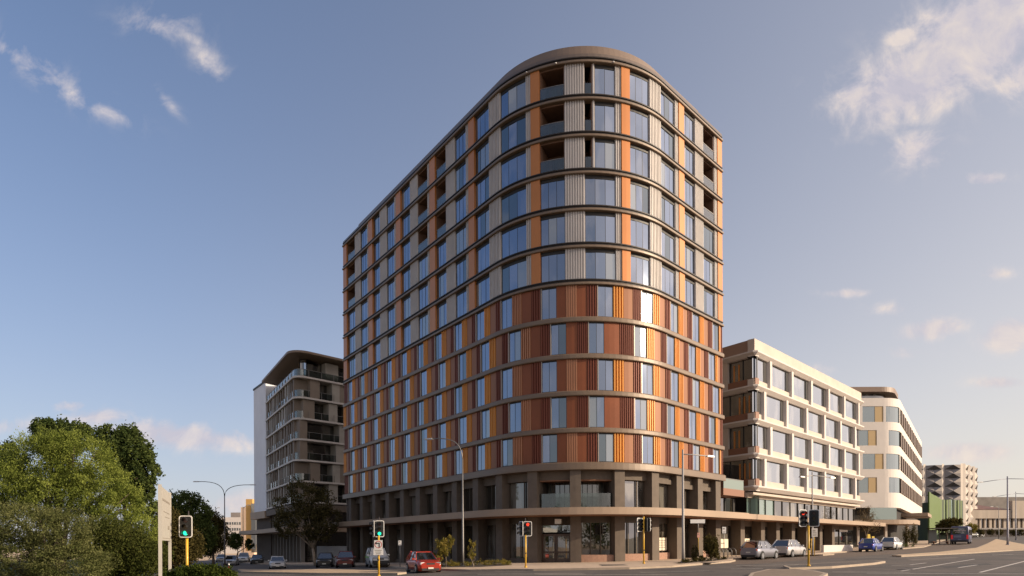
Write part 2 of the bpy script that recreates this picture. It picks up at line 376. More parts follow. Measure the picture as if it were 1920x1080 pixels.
part(mb, 'roof_screen', mat('bronze roof screen', (.20, .145, .105), .38, .35, .05, .3), label='raised bronze screen curving round above the roof edge')
# back walls and roof
def back(s, d): return F(s, -d, 0)
outline = [F(s, -.5) for s in stations(SA, SB, 2)]
bk = [F(SB, -.5)+Vector((.8035, .5954, 0))*20, F(SA, -.5)+Vector((-.7029, .7113, 0))*20]
poly = [(p.x, p.y) for p in outline]+[(p.x, p.y) for p in bk]
mb = MB(); mb.prism(poly, z+.25, z+.45); part(mb, 'roof', mat('grey roof', (.25, .24, .23), .9))
mb = MB()
for a, b in ((F(SB-.05, -.35), bk[0]), (bk[0], bk[1]), (bk[1], F(SA+.05, -.35))):
    a = Vector((a.x, a.y, 0)); b = Vector((b.x, b.y, 0)); u = (b-a).normalized(); nn = Vector((u.y, -u.x, 0))*.15
    mb.prism([tuple((a+nn)[:2]), tuple((b+nn)[:2]), tuple((b-nn)[:2]), tuple((a-nn)[:2])], -1.6, z+.24)
part(mb, 'rear_wall', conc)
# inner lining closing the floors behind cladding
for k in range(0, 12):
    mb = MB(); fbox(mb, SA+.2, SB-.2, -3.2, -.51, zk(k)+.12, zk(k)+.40); part(mb, 'floor_slab', dark_in)

Wc = [.84, 2.80, 4.86, 7.01, 9.03, 11.07, 13.12, 15.13]
Wh = [.21, .21, .225, .226, .22, .226, .24, .22]
Oc = [-.21, 1.71, 3.69, 5.76, 7.98, 9.95, 12.02, 14.03, 16.2]
Oh = [.12, .12, .105, .108, .13, .15, .15, .15, .15]
slots = []  # (s0,s1,id)
for j in range(8):
    lo = sm(Oc[j]+Oh[j]); hi = sm(Oc[j+1]-Oh[j+1])
    ret = .55 if j < 4 else .62   # pale return panel on the left of each orange fin
    slots.append((lo+ret, sm(Wc[j]-Wh[j]), (j, 'r'), lo, lo+ret)); slots.append((sm(Wc[j]+Wh[j]), hi, (j, 'l'), None, None))
bal_slots = {(3-1, 'l'), (0, 'r'), (4, 'l'), (5, 'r'), (7, 'l')}
windows = []; mat('loggia lining', (.14, .075, .045), .7, 0, .15, 1)
clad_white = {}; 
for r in range(6):
    zb = zk(5+r)+.50; zt = zk(6+r)
    mbw = MB(); mbo = []
    for j in range(8): mbw = MB(); ribs(mbw, sm(Wc[j]-Wh[j]), sm(Wc[j]+Wh[j]), -.14, -.03, zb, zt, .21); part(mbw, 'pale_panel', white_m)
    for s0, s1, idn, l0, l1 in slots:
        if l0 is not None: mbw = MB(); ribs(mbw, l0, l1, -.14, -.05, zb, zt, .2); part(mbw, 'pale_panel', white_m)
    for j in range(9):
        mb = MB(); fbox(mb, sm(Oc[j]-Oh[j]), sm(Oc[j]+Oh[j]), -.45, .03, zb, zt); part(mb, 'orange_fin', orange_m)
    for s0, s1, idn, _, _ in slots:
        if r >= 3 and idn in bal_slots:
            # loggia: recess with dark walls, glass balustrade
            bs0, bs1 = s0, s1
            mb = MB(); fbox(mb, bs0-.02, bs0+.06, -2.1, -.15, zb, zt, 0); fbox(mb, bs1-.06, bs1+.02, -2.1, -.15, zb, zt, 0); fbox(mb, bs0, bs1, -2.2, -2.1, zb, zt, 0)
            fbox(mb, bs0+.3, bs1-.5, -2.1, -2.05, zb, zb+2.1, 1); fbox(mb, bs0, bs1, -2.1, -.2, zt-.12, zt-.005, 0)
            lg = part(mb, 'balcony', [mat('loggia lining', (.14, .075, .045), .7, 0, .15, 1), pwin])
            mb = MB(); fbox(mb, bs0+.05, bs1-.05, -.13, -.11, zb+.02, zb+1.0, 0)
            b = part(mb, 'glass_balustrade', bal_gl, lg)
            mb = MB(); fbox(mb, bs0+.05, bs1-.05, -.14, -.10, zb+1.0, zb+1.05)
            for q in range(4):
                sx = bs0+.08+(bs1-bs0-.16)*q/3; fbox(mb, sx-.015, sx+.015, -.15, -.135, zb, zb+1.0)
            part(mb, 'handrail', steel, lg)
            continue
        if r >= 3 and idn == (2, 'r'):
            a_ = s1-.62; mb = MB(); fbox(mb, a_, s1, -2.2, -2.1, zb, zt); fbox(mb, a_-.02, a_+.04, -2.1, -.13, zb, zt); fbox(mb, s1-.04, s1+.02, -2.1, -.43, zb, zt); lg = part(mb, 'balcony', MATS['loggia lining'])
            mb = MB(); fbox(mb, a_+.05, s1-.05, -.13, -.11, zb+.02, zb+1.0); part(mb, 'glass_balustrade', bal_gl, lg)
            mb = MB(); ribs(mb, a_-.24, a_-.03, -.14, -.05, zb, zt, .21); part(mb, 'pale_panel', white_m)
            windows.append((s0, a_-.25, zb, zt, -.20, 2, False, r)); continue
        c = (s0+s1)/2
        windows.append((s0, s1, zb, zt, -.20, 3, False, r))
# front narrow loggia sliver beside the pale panel on the top three floors is handled by slot (1,'l')
def make_window(s0, s1, zb, zt, d, panes, fin, merged=None):
    g = MB(); fr = MB(); fm = .035; head = .30 if not fin else .12
    fbox(fr, s0, s1, d-.1, d+.03, zt-head, zt-.003, 0)  # near-black head box: shade under the floor band put in as colour
    fbox(fr, s0, s1, d-.1, d+.05, zb+.003, zb+.07, 0)
    w = (s1-s0)/panes
    for i in range(panes+1):
        x = min(max(s0+w*i, s0+fm/2), s1-fm/2)
        fbox(fr, x-fm/2, x+fm/2, d-.1, d+.012, zb+.07, zt-head, 0)
    for i in range(panes):
        a, b = s0+w*i+fm/2, s0+w*(i+1)-fm/2
        jit = random.uniform(-.006, .006); q = random.uniform(-.012, .012)
        g.face([F(b, d+jit, zb+.07), F(a, d-jit, zb+.07), F(a, d-jit+q, zt-head), F(b, d+jit+q, zt-head)], random.choice((0, 0, 0, 0, 0, 1, 2)))
    if fin: fbox(fr, s1-.02, s1+.05, -.10, .01, zb+.003, zt-.003, 1)
    if merged is not None: merged[0].append(g); merged[1].append(fr); return
    o = part(g, 'window', [twin, twin_b, twin_c]); part(fr, 'window_frame', [mull_m, frame_m], o)
# brown storeys
W1 = [15.803, 14.757, 13.730, 12.713, 11.703, 10.686, 9.681, 8.658, 7.637, 6.588, 5.455, 4.193, 3.115, 2.063, 1.058, 0.04]
W2 = [16.6, 15.626, 14.587, 13.568, 12.533, 11.524, 10.508, 9.476, 8.457, 7.43, 6.340, 5.240, 4.398, 3.318, 2.235, 1.239, .249]
for r in range(5):
    zb = zk(r)+(.64 if r == 0 else .42); zt = zk(r+1)
    cen = W1 if r % 2 == 0 else W2; hw = .66
    am, co, ma, ru, tc_ = (('amber_panel', amber_m), ('copper_panel', copper_m), ('maroon_panel', maroon_m), ('rust_panel', rust_m), ('terracotta_panel', mat('terracotta ribbed panel', (.44, .20, .10), .42, .25, .1, .4)))
    def rb_(k_, *a): m_ = MB(); ribs(m_, *a); part(m_, *k_)
    def fb_(k_, *a): m_ = MB(); fbox(m_, *a); part(m_, *k_)
    cl = [sm(c) for c in cen]+[-9]
    if r % 2 == 0:   # end piece left of first window
        rb_(ma, cl[0]+hw+.06, SB, -.12, -.02, zb, zt, .24)
    for i in range(len(cen)):
        hi = cl[i]-hw; lo = max(cl[i+1]+hw+.06, SA)
        c0 = cl[i]
        if c0+hw < SB+.1 and c0-hw > SA-.4: windows.append((max(c0-hw, SA+.02), min(c0+hw, SB-.1), zb, zt, -.09, 2, True, -1))
        if hi <= lo+.05: continue
        L = hi-lo
        if 4.3 < cen[i] < 5.6:
            if L > 3:
                fb_(ru, hi-.80, hi, -.4, -.05, zb, zt); rb_(tc_, hi-1.75, hi-.80, -.12, .0, zb, zt, .19)
                fb_(ru, hi-2.55, hi-1.75, -.4, -.05, zb, zt); rb_(ma, lo, hi-2.55, -.12, -.01, zb, zt, .2)
            else:
                fb_(ru, hi-L*.5, hi, -.4, -.05, zb, zt); rb_(ma, lo, hi-L*.5, -.12, -.01, zb, zt, .2)
            continue
        a = hi-L*.37; b = hi-L*.69
        if cen[i] > 5.6 and cen[i] < 7.3: rb_(tc_, a, hi, -.12, -.01, zb, zt, .19)
        else: rb_(am, a, hi, -.12, .0, zb, zt, .24)
        (fb_(ru, b, a, -.4, -.06, zb, zt) if 5.6 < cen[i] < 7.0 else fb_(co, b, a, -.4, -.06, zb, zt))
        rb_(ma, lo, b, -.13, -.01, zb, zt, .24)
    mb = MB(); fbox(mb, SA, SB, -.6, -.43, zb, zt); part(mb, 'inner_wall', dark_in)
for r in range(6):
    mb = MB()
    for s0, s1, idn, _, _ in slots:
        if not (r >= 3 and (idn in bal_slots or idn == (2, 'r'))): fbox(mb, s0-.2, s1+.2, -.6, -.44, zk(5+r)+.50, zk(6+r))
    part(mb, 'inner_wall', dark_in)
def appar(w):
    p = F((w[0]+w[1])/2, 0, (w[2]+w[3])/2); q0, q1 = F(w[0], 0), F(w[1], 0)
    return abs(q0.x/q0.y-q1.x/q1.y)*(w[3]-w[2])/p.y
windows.sort(key=appar, reverse=True)
for w in windows[:100]: make_window(w[0], w[1], w[2], w[3], w[4], w[5], w[6])
G_, FR_ = [], []
for w in windows[100:]: make_window(w[0], w[1], w[2], w[3], w[4], w[5], w[6], (G_, FR_))
def merge(l):
    m = MB()
    for a in l:
        n = len(m.v); m.v += a.v; m.f += [tuple(i+n for i in f) for f in a.f]; m.m += a.m; m.sm += a.sm
    return m
o = part(merge(G_), 'distant_windows', [twin, twin_b, twin_c], kind='stuff'); props(part(merge(FR_), 'window_frames', [mull_m, frame_m], o), kind='stuff')

# podium
PT = Z0-.003
for k in range(0, 17):
    s1 = .97+3.81*k+(.32 if k == 0 else 0); s0 = s1-.92
    mb = MB(); fbox(mb, s0, s1, -1.25, .0, ground(F(s0).x)-.3, PT); part(mb, 'column', conc)
mb = MB(); fbox(mb, SA, SB, -4.4, -4.2, -2, PT); part(mb, 'inner_wall', dark_in)
CT, CB = 4.60, 4.0
mb = MB(); fprofile(mb, -1.0, 65.2, [(-1.26, CB+.08), (1.9, CB), (2.3, CB+.02), (2.32, CT), (2.0, CT+.02), (-1.26, CT+.10)]); 
cn = part(mb, 'canopy', canopy_m)
mb = MB(); fprofile(mb, -.9, 65.0, [(.02, CB-.035), (1.85, CB-.025), (1.85, CB-.01), (.02, CB+.03)]); part(mb, 'soffit', soffit_m, cn)
for k in range(0, 16):
    a = .97+3.81*k+(.32 if k == 0 else 0)+.0; b = .97+3.81*(k+1)-.92
    zg = min(ground(F(a).x), ground(F(b).x))
    # upper storey
    lint = .75 if 2 <= k else 1.0
    mb = MB(); fbox(mb, a, b, -.95, -.62, PT-lint, PT-.003); 
    if k in (2, 1, 0): fbox(mb, a, b, -.61, -.45, PT-lint-.12, PT-lint+.28)
    part(mb, 'lintel', conc if k > 2 else cream2 if False else conc)
    if k in (4, 5):
        mb = MB(); fbox(mb, a, b, -2.6, -2.5, CT+.05, PT-lint-.02, 1); fbox(mb, a, b, -2.6, -.63, PT-lint-.10, PT-lint-.02, 0); fbox(mb, a-.02, a+.04, -2.5, -1.26, CT+.05, PT-lint-.1, 2); fbox(mb, b-.04, b+.02, -2.5, -1.26, CT+.05, PT-lint-.1, 2)
        for q in range(5):
            x = a+(b-a)*(q+.5)/5; fbox(mb, x-.03, x+.03, -2.5, -2.45, CT+.05, PT-lint-.1, 3)
        tr = part(mb, 'balcony', [soffit_m, pwin, conc_w, mull_m])
        mb = MB(); fbox(mb, a+.03, b-.03, -.55, -.53, CT+.1, CT+1.35); part(mb, 'glass_balustrade', bal_gl, tr)
    else:
        g = MB(); g.face([F(b, -1.0, CT+.1), F(a, -1.0, CT+.1), F(a, -1.0, PT-lint), F(b, -1.0, PT-lint)])
        gw = part(g, 'window', pwin); fr = MB()
        fw = random.choice((.25, .33, .66))
        for t in (0.02, fw, .98): x = a+(b-a)*t; fbox(fr, x-.04, x+.04, -1.02, -.9, CT+.1, PT-lint-.003)
        fbox(fr, a, b, -1.02, -.9, CT+.1, CT+.2); part(fr, 'window_frame', mat('bronze frame', (.09, .07, .05), .45, .4), gw)
    # street level
    if k == 5:
        dr = MB(); fbox(dr, a, b, -1.1, -1.0, 3.25, CB+.03, 0); part(dr, 'lintel', conc_w)
        g = MB(); g.face([F(b, -1.0, 2.65), F(a, -1.0, 2.65), F(a, -1.0, 3.25), F(b, -1.0, 3.25)]); part(g, 'transom_window', owin)
        # small dark emblem shapes standing in the transom light
        em = MB()
        for sx, w, h in ((a+.55, .30, .22), (a+.95, .07, .42), (a+1.2, .22, .16), (a+.75, .3, .12)): fbox(em, sx-w/2, sx+w/2, -.99, -.96, 2.67, 2.67+h)
        part(em, 'transom_emblem', black)
        mid = (a+b)/2
        for q, (x0, x1) in enumerate(((a+.03, mid-.02), (mid+.02, b-.03))):
            d = MB(); wood = mat('dark timber door', (.07, .04, .025), .45, 0, .2, 2, coat=.2)
            for u0, u1, v0, v1 in ((x0, x0+.16, 0, 2.6), (x1-.16, x1, 0, 2.6), (x0+.16, x1-.16, 0, .5), (x0+.16, x1-.16, .95, 1.1), (x0+.16, x1-.16, 2.4, 2.6)):
                fbox(d, u0, u1, -1.08, -.95, zg+v0, zg+v1)
            dd = part(d, 'door', wood)
            g = MB(); fbox(g, x0+.16, x1-.16, -1.03, -1.0, zg+.5, zg+.95); fbox(g, x0+.16, x1-.16, -1.03, -1.0, zg+1.1, zg+2.4); part(g, 'door_glass', pwin, dd)
            h = MB(); hx = x1-.1 if q == 0 else x0+.1; h.tube([F(hx, -.88, zg+.8), F(hx, -.88, zg+1.7)], .025, 6); h.tube([F(hx, -.95, zg+.9), F(hx, -.88, zg+.9)], .015, 5); h.tube([F(hx, -.95, zg+1.6), F(hx, -.88, zg+1.6)], .015, 5); part(h, 'door_handle', steel, dd)
        continue
    if k in (1,):
        g = MB(); g.face([F(b, -1.0, zg), F(a, -1.0, zg), F(a, -1.0, CB), F(b, -1.0, CB)])
    else:
        ph = .75 if 1 < k < 5 or k == 0 else .55
        mb = MB(); fbox(mb, a, b, -1.1, -.30 if 2 < k < 5 else -.75, zg-.3, zg+ph); part(mb, 'plinth', brick if k < 5 else conc)
        g = MB(); g.face([F(b, -1.0, zg+ph), F(a, -1.0, zg+ph), F(a, -1.0, 3.45), F(b, -1.0, 3.45)])
    gw = part(g, 'window', pwin); fr = MB(); fbox(fr, a, b, -1.1, -.85, 3.45, CB+.03)
    for t in (.02, .35, .68, .98) if k < 6 else (.02, .5, .98): x = a+(b-a)*t; fbox(fr, x-.035, x+.035, -1.02, -.93, zg, 3.45)
    part(fr, 'window_frame', mat('bronze frame', (.09, .07, .05), .45, .4), gw)
    if k in (1, 2):
        pz = zg+.95; st = MB(); x0, x1 = (a+.2, b-.15) if k == 2 else (a+1.2, b-.4)
        fbox(st, x0, x1, -.97, -.95, pz, pz+1.15); p = part(st, 'poster', sticker)
        ln = MB()
        for q in range(4): fbox(ln, x0+.25, x0+.25+(x1-x0)*(.5 if q % 2 else .7)*.8, -.948, -.94, pz+.85-.2*q, pz+.91-.2*q)
        part(ln, 'poster_text', ink, p)
mb = MB(); fbox(mb, 20.6+.2, 21.2+.1, -.55, .1, 3.35, 3.75); part(mb, 'entrance_light', whitep)
# small downlights under two floor bands
for s in (23.6, 21.0, 16.2): mb = MB(); mb.cyl(F(s, .19, zk(11)+.1), (0, 0, 1), .07, .08, 8); part(mb, 'facade_light', whitep)

# ================================================================== neighbouring buildings
class Fr:
    """wall frame: origin, along direction u, outward normal n"""
    def __init__(s, o, u, n): s.o = Vector((o[0], o[1], 0)); s.u = Vector(u).normalized(); s.n = Vector(n).normalized()
    def __call__(s, t, d, z): p = s.o+s.u*t+s.n*d; return Vector((p.x, p.y, z))
    def box(s, mb, t0, t1, d0, d1, z0, z1, mi=0):
        P = [s(t, d, z) for z in (z0, z1) for t, d in ((t0, d0), (t1, d0), (t1, d1), (t0, d1))]
        n = len(mb.v); mb.v += [tuple(p) for p in P]
        for f in ((3, 2, 1, 0), (4, 5, 6, 7), (0, 1, 5, 4), (1, 2, 6, 5), (2, 3, 7, 6), (3, 0, 4, 7)):
            mb.f.append(tuple(n+i for i in f)); mb.m.append(mi); mb.sm.append(False)
    def extr(s, mb, t0, t1, prof, mi=0):
        rows = [[s(t, d, z) for d, z in prof] for t in (t0, t1)]
        mb.grid(rows, mi, False, closed=True, caps=True)
    def quad(s, mb, t0, t1, d, z0, z1, mi=0, tilt=0.0):
        mb.face([s(t0, d, z0), s(t1, d+tilt, z0), s(t1, d+tilt, z1), s(t0, d, z1)], mi)

# ---- office building with deep white window grid
A = (26.8, 69.4)
office = thing('office_building', (*A, 0), 'five storey office building with a deep white window grid and bronze glass beside the tower', 'office building')
def op(mb, name, mats, parent=office, **k): return props(mb.build(name, mats, parent, world_coords=True), **k)
RF = Fr(A, dR, nR); LF = Fr(A, dL, nL)      # street face, side face
LEN = 36.4; SIDE = 15
zl = [7.55, 11.15, 14.92, 18.67, 22.40]     # undersides of the five pale ledges
corner_box = [(-.4, -.4)]
poly = [tuple(RF(.05, -.62, 0)[:2])]
core = [RF(.6, -1.1, 0), RF(LEN-.2, -1.1, 0), RF(LEN-.2, -17, 0), LF(SIDE, -.9, 0)+Vector((0, 0, 0)), LF(.6, -1.1, 0)]
mb = MB(); mb.prism([(p.x, p.y) for p in (RF(1.0, -1.3, 0), RF(LEN-.2, -1.3, 0), RF(LEN-.2, -16, 0), LF(SIDE, -1.3, 0))], -1, 23.5); op(mb, 'core', dark_in)
mb = MB()
for z in zl:
    pr = [(-.8, z-.15), (-.05, z-.15), (.36, z+.22), (.36, z+.38), (.05, z+.45), (-.8, z+.45)]
    RF.extr(mb, -.0, LEN, pr); LF.extr(mb, -.0, SIDE, pr)
    # mitre block closing the outer corner
    a = [RF(0, d, zz) for d, zz in pr]; b = [LF(0, d, zz) for d, zz in pr]
    mb.grid([a, b], 0, False, closed=True)
op(mb, 'ledge', cream)
mb = MB(); RF.box(mb, -.02, LEN, -.8, -.02, zl[4]+.45, 24.15); op(mb, 'parapet', cream2); mb = MB(); LF.box(mb, .8, SIDE, -.8, -.02, zl[4]+.45, 24.15); op(mb, 'parapet', mat('brown parapet', (.30, .19, .13), .7), label='brown parapet on the side face')
for r in range(4):
    z0 = zl[r]+.45; z1 = zl[r+1]-.15; off = 4.1 if r % 2 == 1 else 2.5
    if r == 3: off = 4.1
    off = 4.1 if r in (3, 1) else 2.5
    piers = [off+6.18*i for i in range(6)]
    for t in piers: 
        mb = MB(); mb.grid([[RF(t-.62, -.85, z0-.1), RF(t-.62, -.85, z1+.1)], [RF(t-.45, .14, z0-.1), RF(t-.45, .14, z1+.1)], [RF(t+.10, .14, z0-.1), RF(t+.10, .14, z1+.1)], [RF(t+.30, -.85, z0-.1), RF(t+.30, -.85, z1+.1)]], 0, False); op(mb, 'pier', cream)
    edges = [0.0]+piers+[LEN+.2]
    for i in range(len(edges)-1):
        t0 = edges[i]+(.32 if i else .02); t1 = min(edges[i+1]-.64, LEN-.3)
        if t1-t0 < .4: continue
        g = MB(); RF.quad(g, t0, t1, -.30, z0+.64, z1, 0, random.uniform(-.03, .03)); w = op(g, 'window', owin)
        f = MB(); RF.box(f, t0, t1, -.85, -.12, z0-.1, z0+.64, 1); RF.box(f, t1-.5, t1, -.86, -.26, z0+.65, z1, 0); RF.box(f, t0, t1, -.86, -.27, z1-.10, z1+.1, 0)  # dark strip at the right jamb stands in for the reveal's shade
        op(f, 'window_frame', [mull_m, cream2], w)
    # side face: timber lined glass
    pan = 3.6 if r % 2 == 1 else 9.0
    g = MB(); LF.quad(g, .25, SIDE, -.5, z0+.75, z1, 0); w = op(g, 'window', pwin)
    f = MB(); LF.box(f, .02, SIDE, -.8, -.12, z0-.1, z0+.75, 1)
    for q in range(6): LF.box(f, .02+q*1.7, .1+q*1.7, -.55, -.42, z0+.76, z1, 0)
    for q in range(3): LF.box(f, .9+q*.62+(1.3 if r % 2 else 0), 1.08+q*.62+(1.3 if r % 2 else 0), -.49, -.45, z0+.8, z1-.4, 2)
    if r in (1, 3): LF.box(f, 3.5, 5.6, -.7, -.05, z0-.1, z1+.1, 3)
    op(f, 'window_frame', [mull_m, mat('brown sill', (.22, .10, .055), .6), mat('orange timber', (.5, .20, .05), .5), cream2], w)
# recessed glass storey, canopy, street level
mb = MB(); RF.box(mb, -.0, LEN, -1.2, -.25, 7.0, 7.26); RF.box(mb, -.0, LEN, -1.2, -.9, 6.7, 7.0); op(mb, 'lintel', cream2)
for q in range(15):
    t0 = .3+q*2.4; t1 = t0+2.34
    g = MB(); RF.quad(g, t0, min(t1, LEN-.2), -1.15, 4.75, 6.9, 0, random.uniform(-.03, .03)); w = op(g, 'shop_window', mat('x', (.1, .1, .1)) if False else (glass('green shop glass', (.10, .14, .12), .22, (.9, 1, .95), .03, .006) if 'green shop glass' not in MATS else MATS['green shop glass']) if q < 3 else pwin)
    f = MB(); RF.box(f, t1, t1+.06, -1.2, -1.05, 4.75, 6.9); op(f, 'window_frame', mull_m, w)
g = MB(); LF.quad(g, .3, 9, -1.2, 4.75, 6.9); op(g, 'shop_window', MATS['green shop glass'])
mb = MB(); RF.extr(mb, -9.0, LEN+3.2, [(-1.2, 4.14), (2.0, 4.03), (2.32, 4.05), (2.34, 4.56), (2.0, 4.60), (-1.2, 4.66)]); cn = op(mb, 'canopy', canopy_m)
mb = MB(); RF.extr(mb, -8.9, LEN+3.1, [(-1.0, 4.10), (1.8, 4.00), (1.8, 4.015), (-1.0, 4.125)]); op(mb, 'soffit', soffit_m, cn)
for t in (-3.4, 1.6, 5.7, 10.2, 14.8, 19.4, 24.0):
    x = RF(t, 0, 0).x; mb = MB(); RF.box(mb, t, t+.95, -1.3, -.1, ground(x)-.3, 4.12); op(mb, 'column', conc)
for t0, t1 in ((-8.4, -3.6), (-2.3, 1.5), (2.7, 5.6), (6.8, 10.1), (11.3, 14.7), (15.9, 19.3), (20.5, 23.9), (25.1, 30), (30.2, 36)):
    zg = ground(RF(t0, 0, 0).x); g = MB(); RF.quad(g, t0, t1, -1.25, zg+.5, 3.5); w = op(g, 'shop_window', pwin)
    f = MB(); RF.box(f, t0, t1, -1.4, -1.0, zg-.4, zg+.5, 1); RF.box(f, t0, t1, -1.4, -1.1, 3.5, 4.12, 1)
    for q in range(3): RF.box(f, t0+(t1-t0)*q/2-.03, t0+(t1-t0)*q/2+.03, -1.3, -1.18, zg+.5, 3.5, 0)
    op(f, 'window_frame', [mull_m, conc], w)
    if t0 in (-8.4, -2.3):
        st = MB(); RF.box(st, t0+.1, t1-.6, -1.16, -1.12, zg+.95, zg+1.9); p = op(st, 'poster', sticker)
        ln = MB(); RF.box(ln, t0+1.0, t0+1.9, -1.11, -1.10, zg+1.4, zg+1.5); RF.box(ln, t0+2.5, t0+3.4, -1.11, -1.10, zg+1.4, zg+1.5); op(ln, 'poster_text', ink, p)
mb = MB(); RF.box(mb, 29.5, 33, -1.0, -.95, 3.2, 3.5); op(mb, 'shop_sign', whitep)
# low glazed link between tower and office
lk = Fr((21.9, 64.6), dR, nR)
link = thing('glazed_link', (21.9, 64.6, 0), 'low glazed link with a balcony railing between the curved tower and white office', 'link building')
mb = MB(); lk.box(mb, 0, 6.6, -6, -2.2, -.5, 6.6); mb.build('wall', dark_in, link, True)
for i in range(3):
    g = MB(); lk.quad(g, .1+i*1.9, 1.9+i*1.9, -2.1, 4.7, 6.5); w = g.build('window', MATS['green shop glass'] if i == 0 else pwin, link, True)
    f = MB(); lk.box(f, 1.9+i*1.9, 1.98+i*1.9, -2.2, -2.0, 4.7, 6.5); f.build('window_frame', mull_m, w, True)
mb = MB(); lk.box(mb, -.1, 4.6, -2.6, -.2, 6.6, 7.3); mb.build('balcony_floor', mat('brown sill', (.2, .1, .05)), link, True)
mb = MB(); lk.box(mb, 0, 4.5, -.26, -.23, 7.3, 8.3); b_ = mb.build('glass_balustrade', mat('pale green balustrade', (.20, .25, .23), .35, spec=.3), link, True)
mb = MB(); lk.box(mb, 0, 4.5, -.3, -.2, 8.3, 8.36); mb.build('handrail', steel, b_, True)
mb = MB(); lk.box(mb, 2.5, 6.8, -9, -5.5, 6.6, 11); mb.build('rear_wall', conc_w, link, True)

# ---- white rounded building further along the street
B0 = Vector((64.9, 104.0, 0)); uS = Vector((.59, .807, 0)).normalized(); nS = Vector((uS.y, -uS.x, 0))
wb = thing('white_corner_building', (62, 104, 0), 'white building with a rounded corner and rows of dark vertical fins', 'building')
def wp(mb, name, mats, parent=wb, **k): return props(mb.build(name, mats, parent, world_coords=True), **k)
wrad = 4.6
def wline(r):  # plan line: camera face, rounded corner, street face
    pts = [Vector((52, 103, 0)), Vector((60.9, 103, 0))]
    c = Vector((60.9, 103+wrad, 0)); a0_ = -math.pi/2; a1_ = math.atan2(nS.y, nS.x)
    for i in range(1, 9):
        a = a0_+(a1_-a0_)*i/8; pts.append(c+Vector((math.cos(a), math.sin(a), 0))*wrad)
    e = pts[-1]; pts.append(e+uS*54)
    if r:
        out = []
        for i, p in enumerate(pts):
            d = (pts[min(i+1, len(pts)-1)]-pts[max(i-1, 0)]).normalized(); out.append(p+Vector((d.y, -d.x, 0))*r)
        return out
    return pts
WS = wline(0)[-2]; SF = Fr(WS, uS, nS); CF = Fr((52, 103), (1, 0, 0), (0, -1, 0))
bright = mat('bright white render', (.62, .56, .50), .7, 0, .05, .5)
rows_z = [(9.75, 12.25), (13.60, 16.10), (17.45, 19.95), (21.3, 23.85)]
bands = [(7.3, 9.75), (12.25, 13.60), (16.10, 17.45), (19.95, 21.3), (23.85, 25.2)]
# wall bands
for z0, z1 in bands:
    mb = MB(); l0 = wline(.0); l1 = wline(-.8)
    mb.grid([[Vector((*p[:2], z0)) for p in l1], [Vector((*p[:2], z0)) for p in l0], [Vector((*p[:2], z1)) for p in l0], [Vector((*p[:2], z1)) for p in l1]], 0, False); wp(mb, 'wall', bright)
for r, (z0, z1) in enumerate(rows_z):
    g = MB(); l0 = wline(-.12); g.grid([[Vector((*p[:2], z0)) for p in l0], [Vector((*p[:2], z1)) for p in l0]], 0, False); wn = wp(g, 'window', glass('grey green glass', (.05, .06, .06), .22, (.9, 1, 1), .03, .012) if r == 0 else MATS['grey green glass'], label='row of dark windows under the white band')
    sh = 1.15 if r % 2 == 0 else 0
    mb = MB(); ps = MB(); fn = MB()
    # camera face: solids between openings   (openings start at t, frames of 2.2 m)
    off = -1.1 if r % 2 == 0 else 0.0
    opn = [(5.35+off, 7.1+off)]; tt = 0
    CF.box(mb, 0, 5.3+off+.0, -.8, .0, z0, z1); wp(mb, 'wall', bright); mb = MB(); CF.box(ps, 7.35+off, 8.5+off+.2, -.8, -.06, z0, z1); CF.box(mb, 8.7+off, 8.9, -.8, .0, z0, z1); wp(mb, 'wall', bright); mb = MB()
    cc = Vector((60.9, 103+wrad, 0)); q0 = -math.pi/2
    def arcbox(b, a, e, ri, ro, zz0, zz1):
        rows = []
        for i in range(5):
            an = q0+a+(e-a)*i/4; dv = Vector((math.cos(an), math.sin(an), 0)); rows.append([cc+dv*ri+Vector((0, 0, zz0)), cc+dv*ro+Vector((0, 0, zz0)), cc+dv*ro+Vector((0, 0, zz1)), cc+dv*ri+Vector((0, 0, zz1))])
        b.grid(rows, 0, False, closed=True, caps=True)
    s_ = .1 if r % 2 == 0 else 0
    arcbox(mb, 0, .05+s_, wrad-.8, wrad, z0, z1)
    if r % 2: wp(mb, 'wall', bright); mb = MB(); arcbox(mb, .8, .92, wrad-.8, wrad, z0, z1)
    wp(mb, 'wall', bright); wp(ps, 'shutter_panel', mat('ochre panel', (.46, .32, .15), .6))
    for i in range(14): 
        t = .3+i*3.85+(1.2 if r % 2 else 0)
        if t < 53: fn = MB(); SF.box(fn, t, t+1.9, -.06, .10, z0+.05, z1-.05); wp(fn, 'sun_fin', mat('dark brown fins', (.14, .09, .06), .5))
mb = MB(); mb.prism([(p.x, p.y) for p in wline(-.9)]+[(90, 175), (52, 120)], -1, 24.9); wp(mb, 'core', dark_in)
# penthouse and canopy roof
mb = MB(); mb.prism([(p.x, p.y) for p in wline(-2.2)[:10]]+[(p.x, p.y) for p in [wline(-2.2)[9]+uS*6, Vector((52, 112, 0))]], 25.1, 26.4); wp(mb, 'penthouse', pwin)
mb = MB(); l = [(p.x, p.y) for p in wline(-.7)[:10]]+[(p.x, p.y) for p in [wline(-.7)[9]+uS*5, Vector((52, 112, 0))]]; mb.prism(l, 26.4, 27.2); wp(mb, 'roof', mat('brown roof edge', (.2, .13, .09), .5))
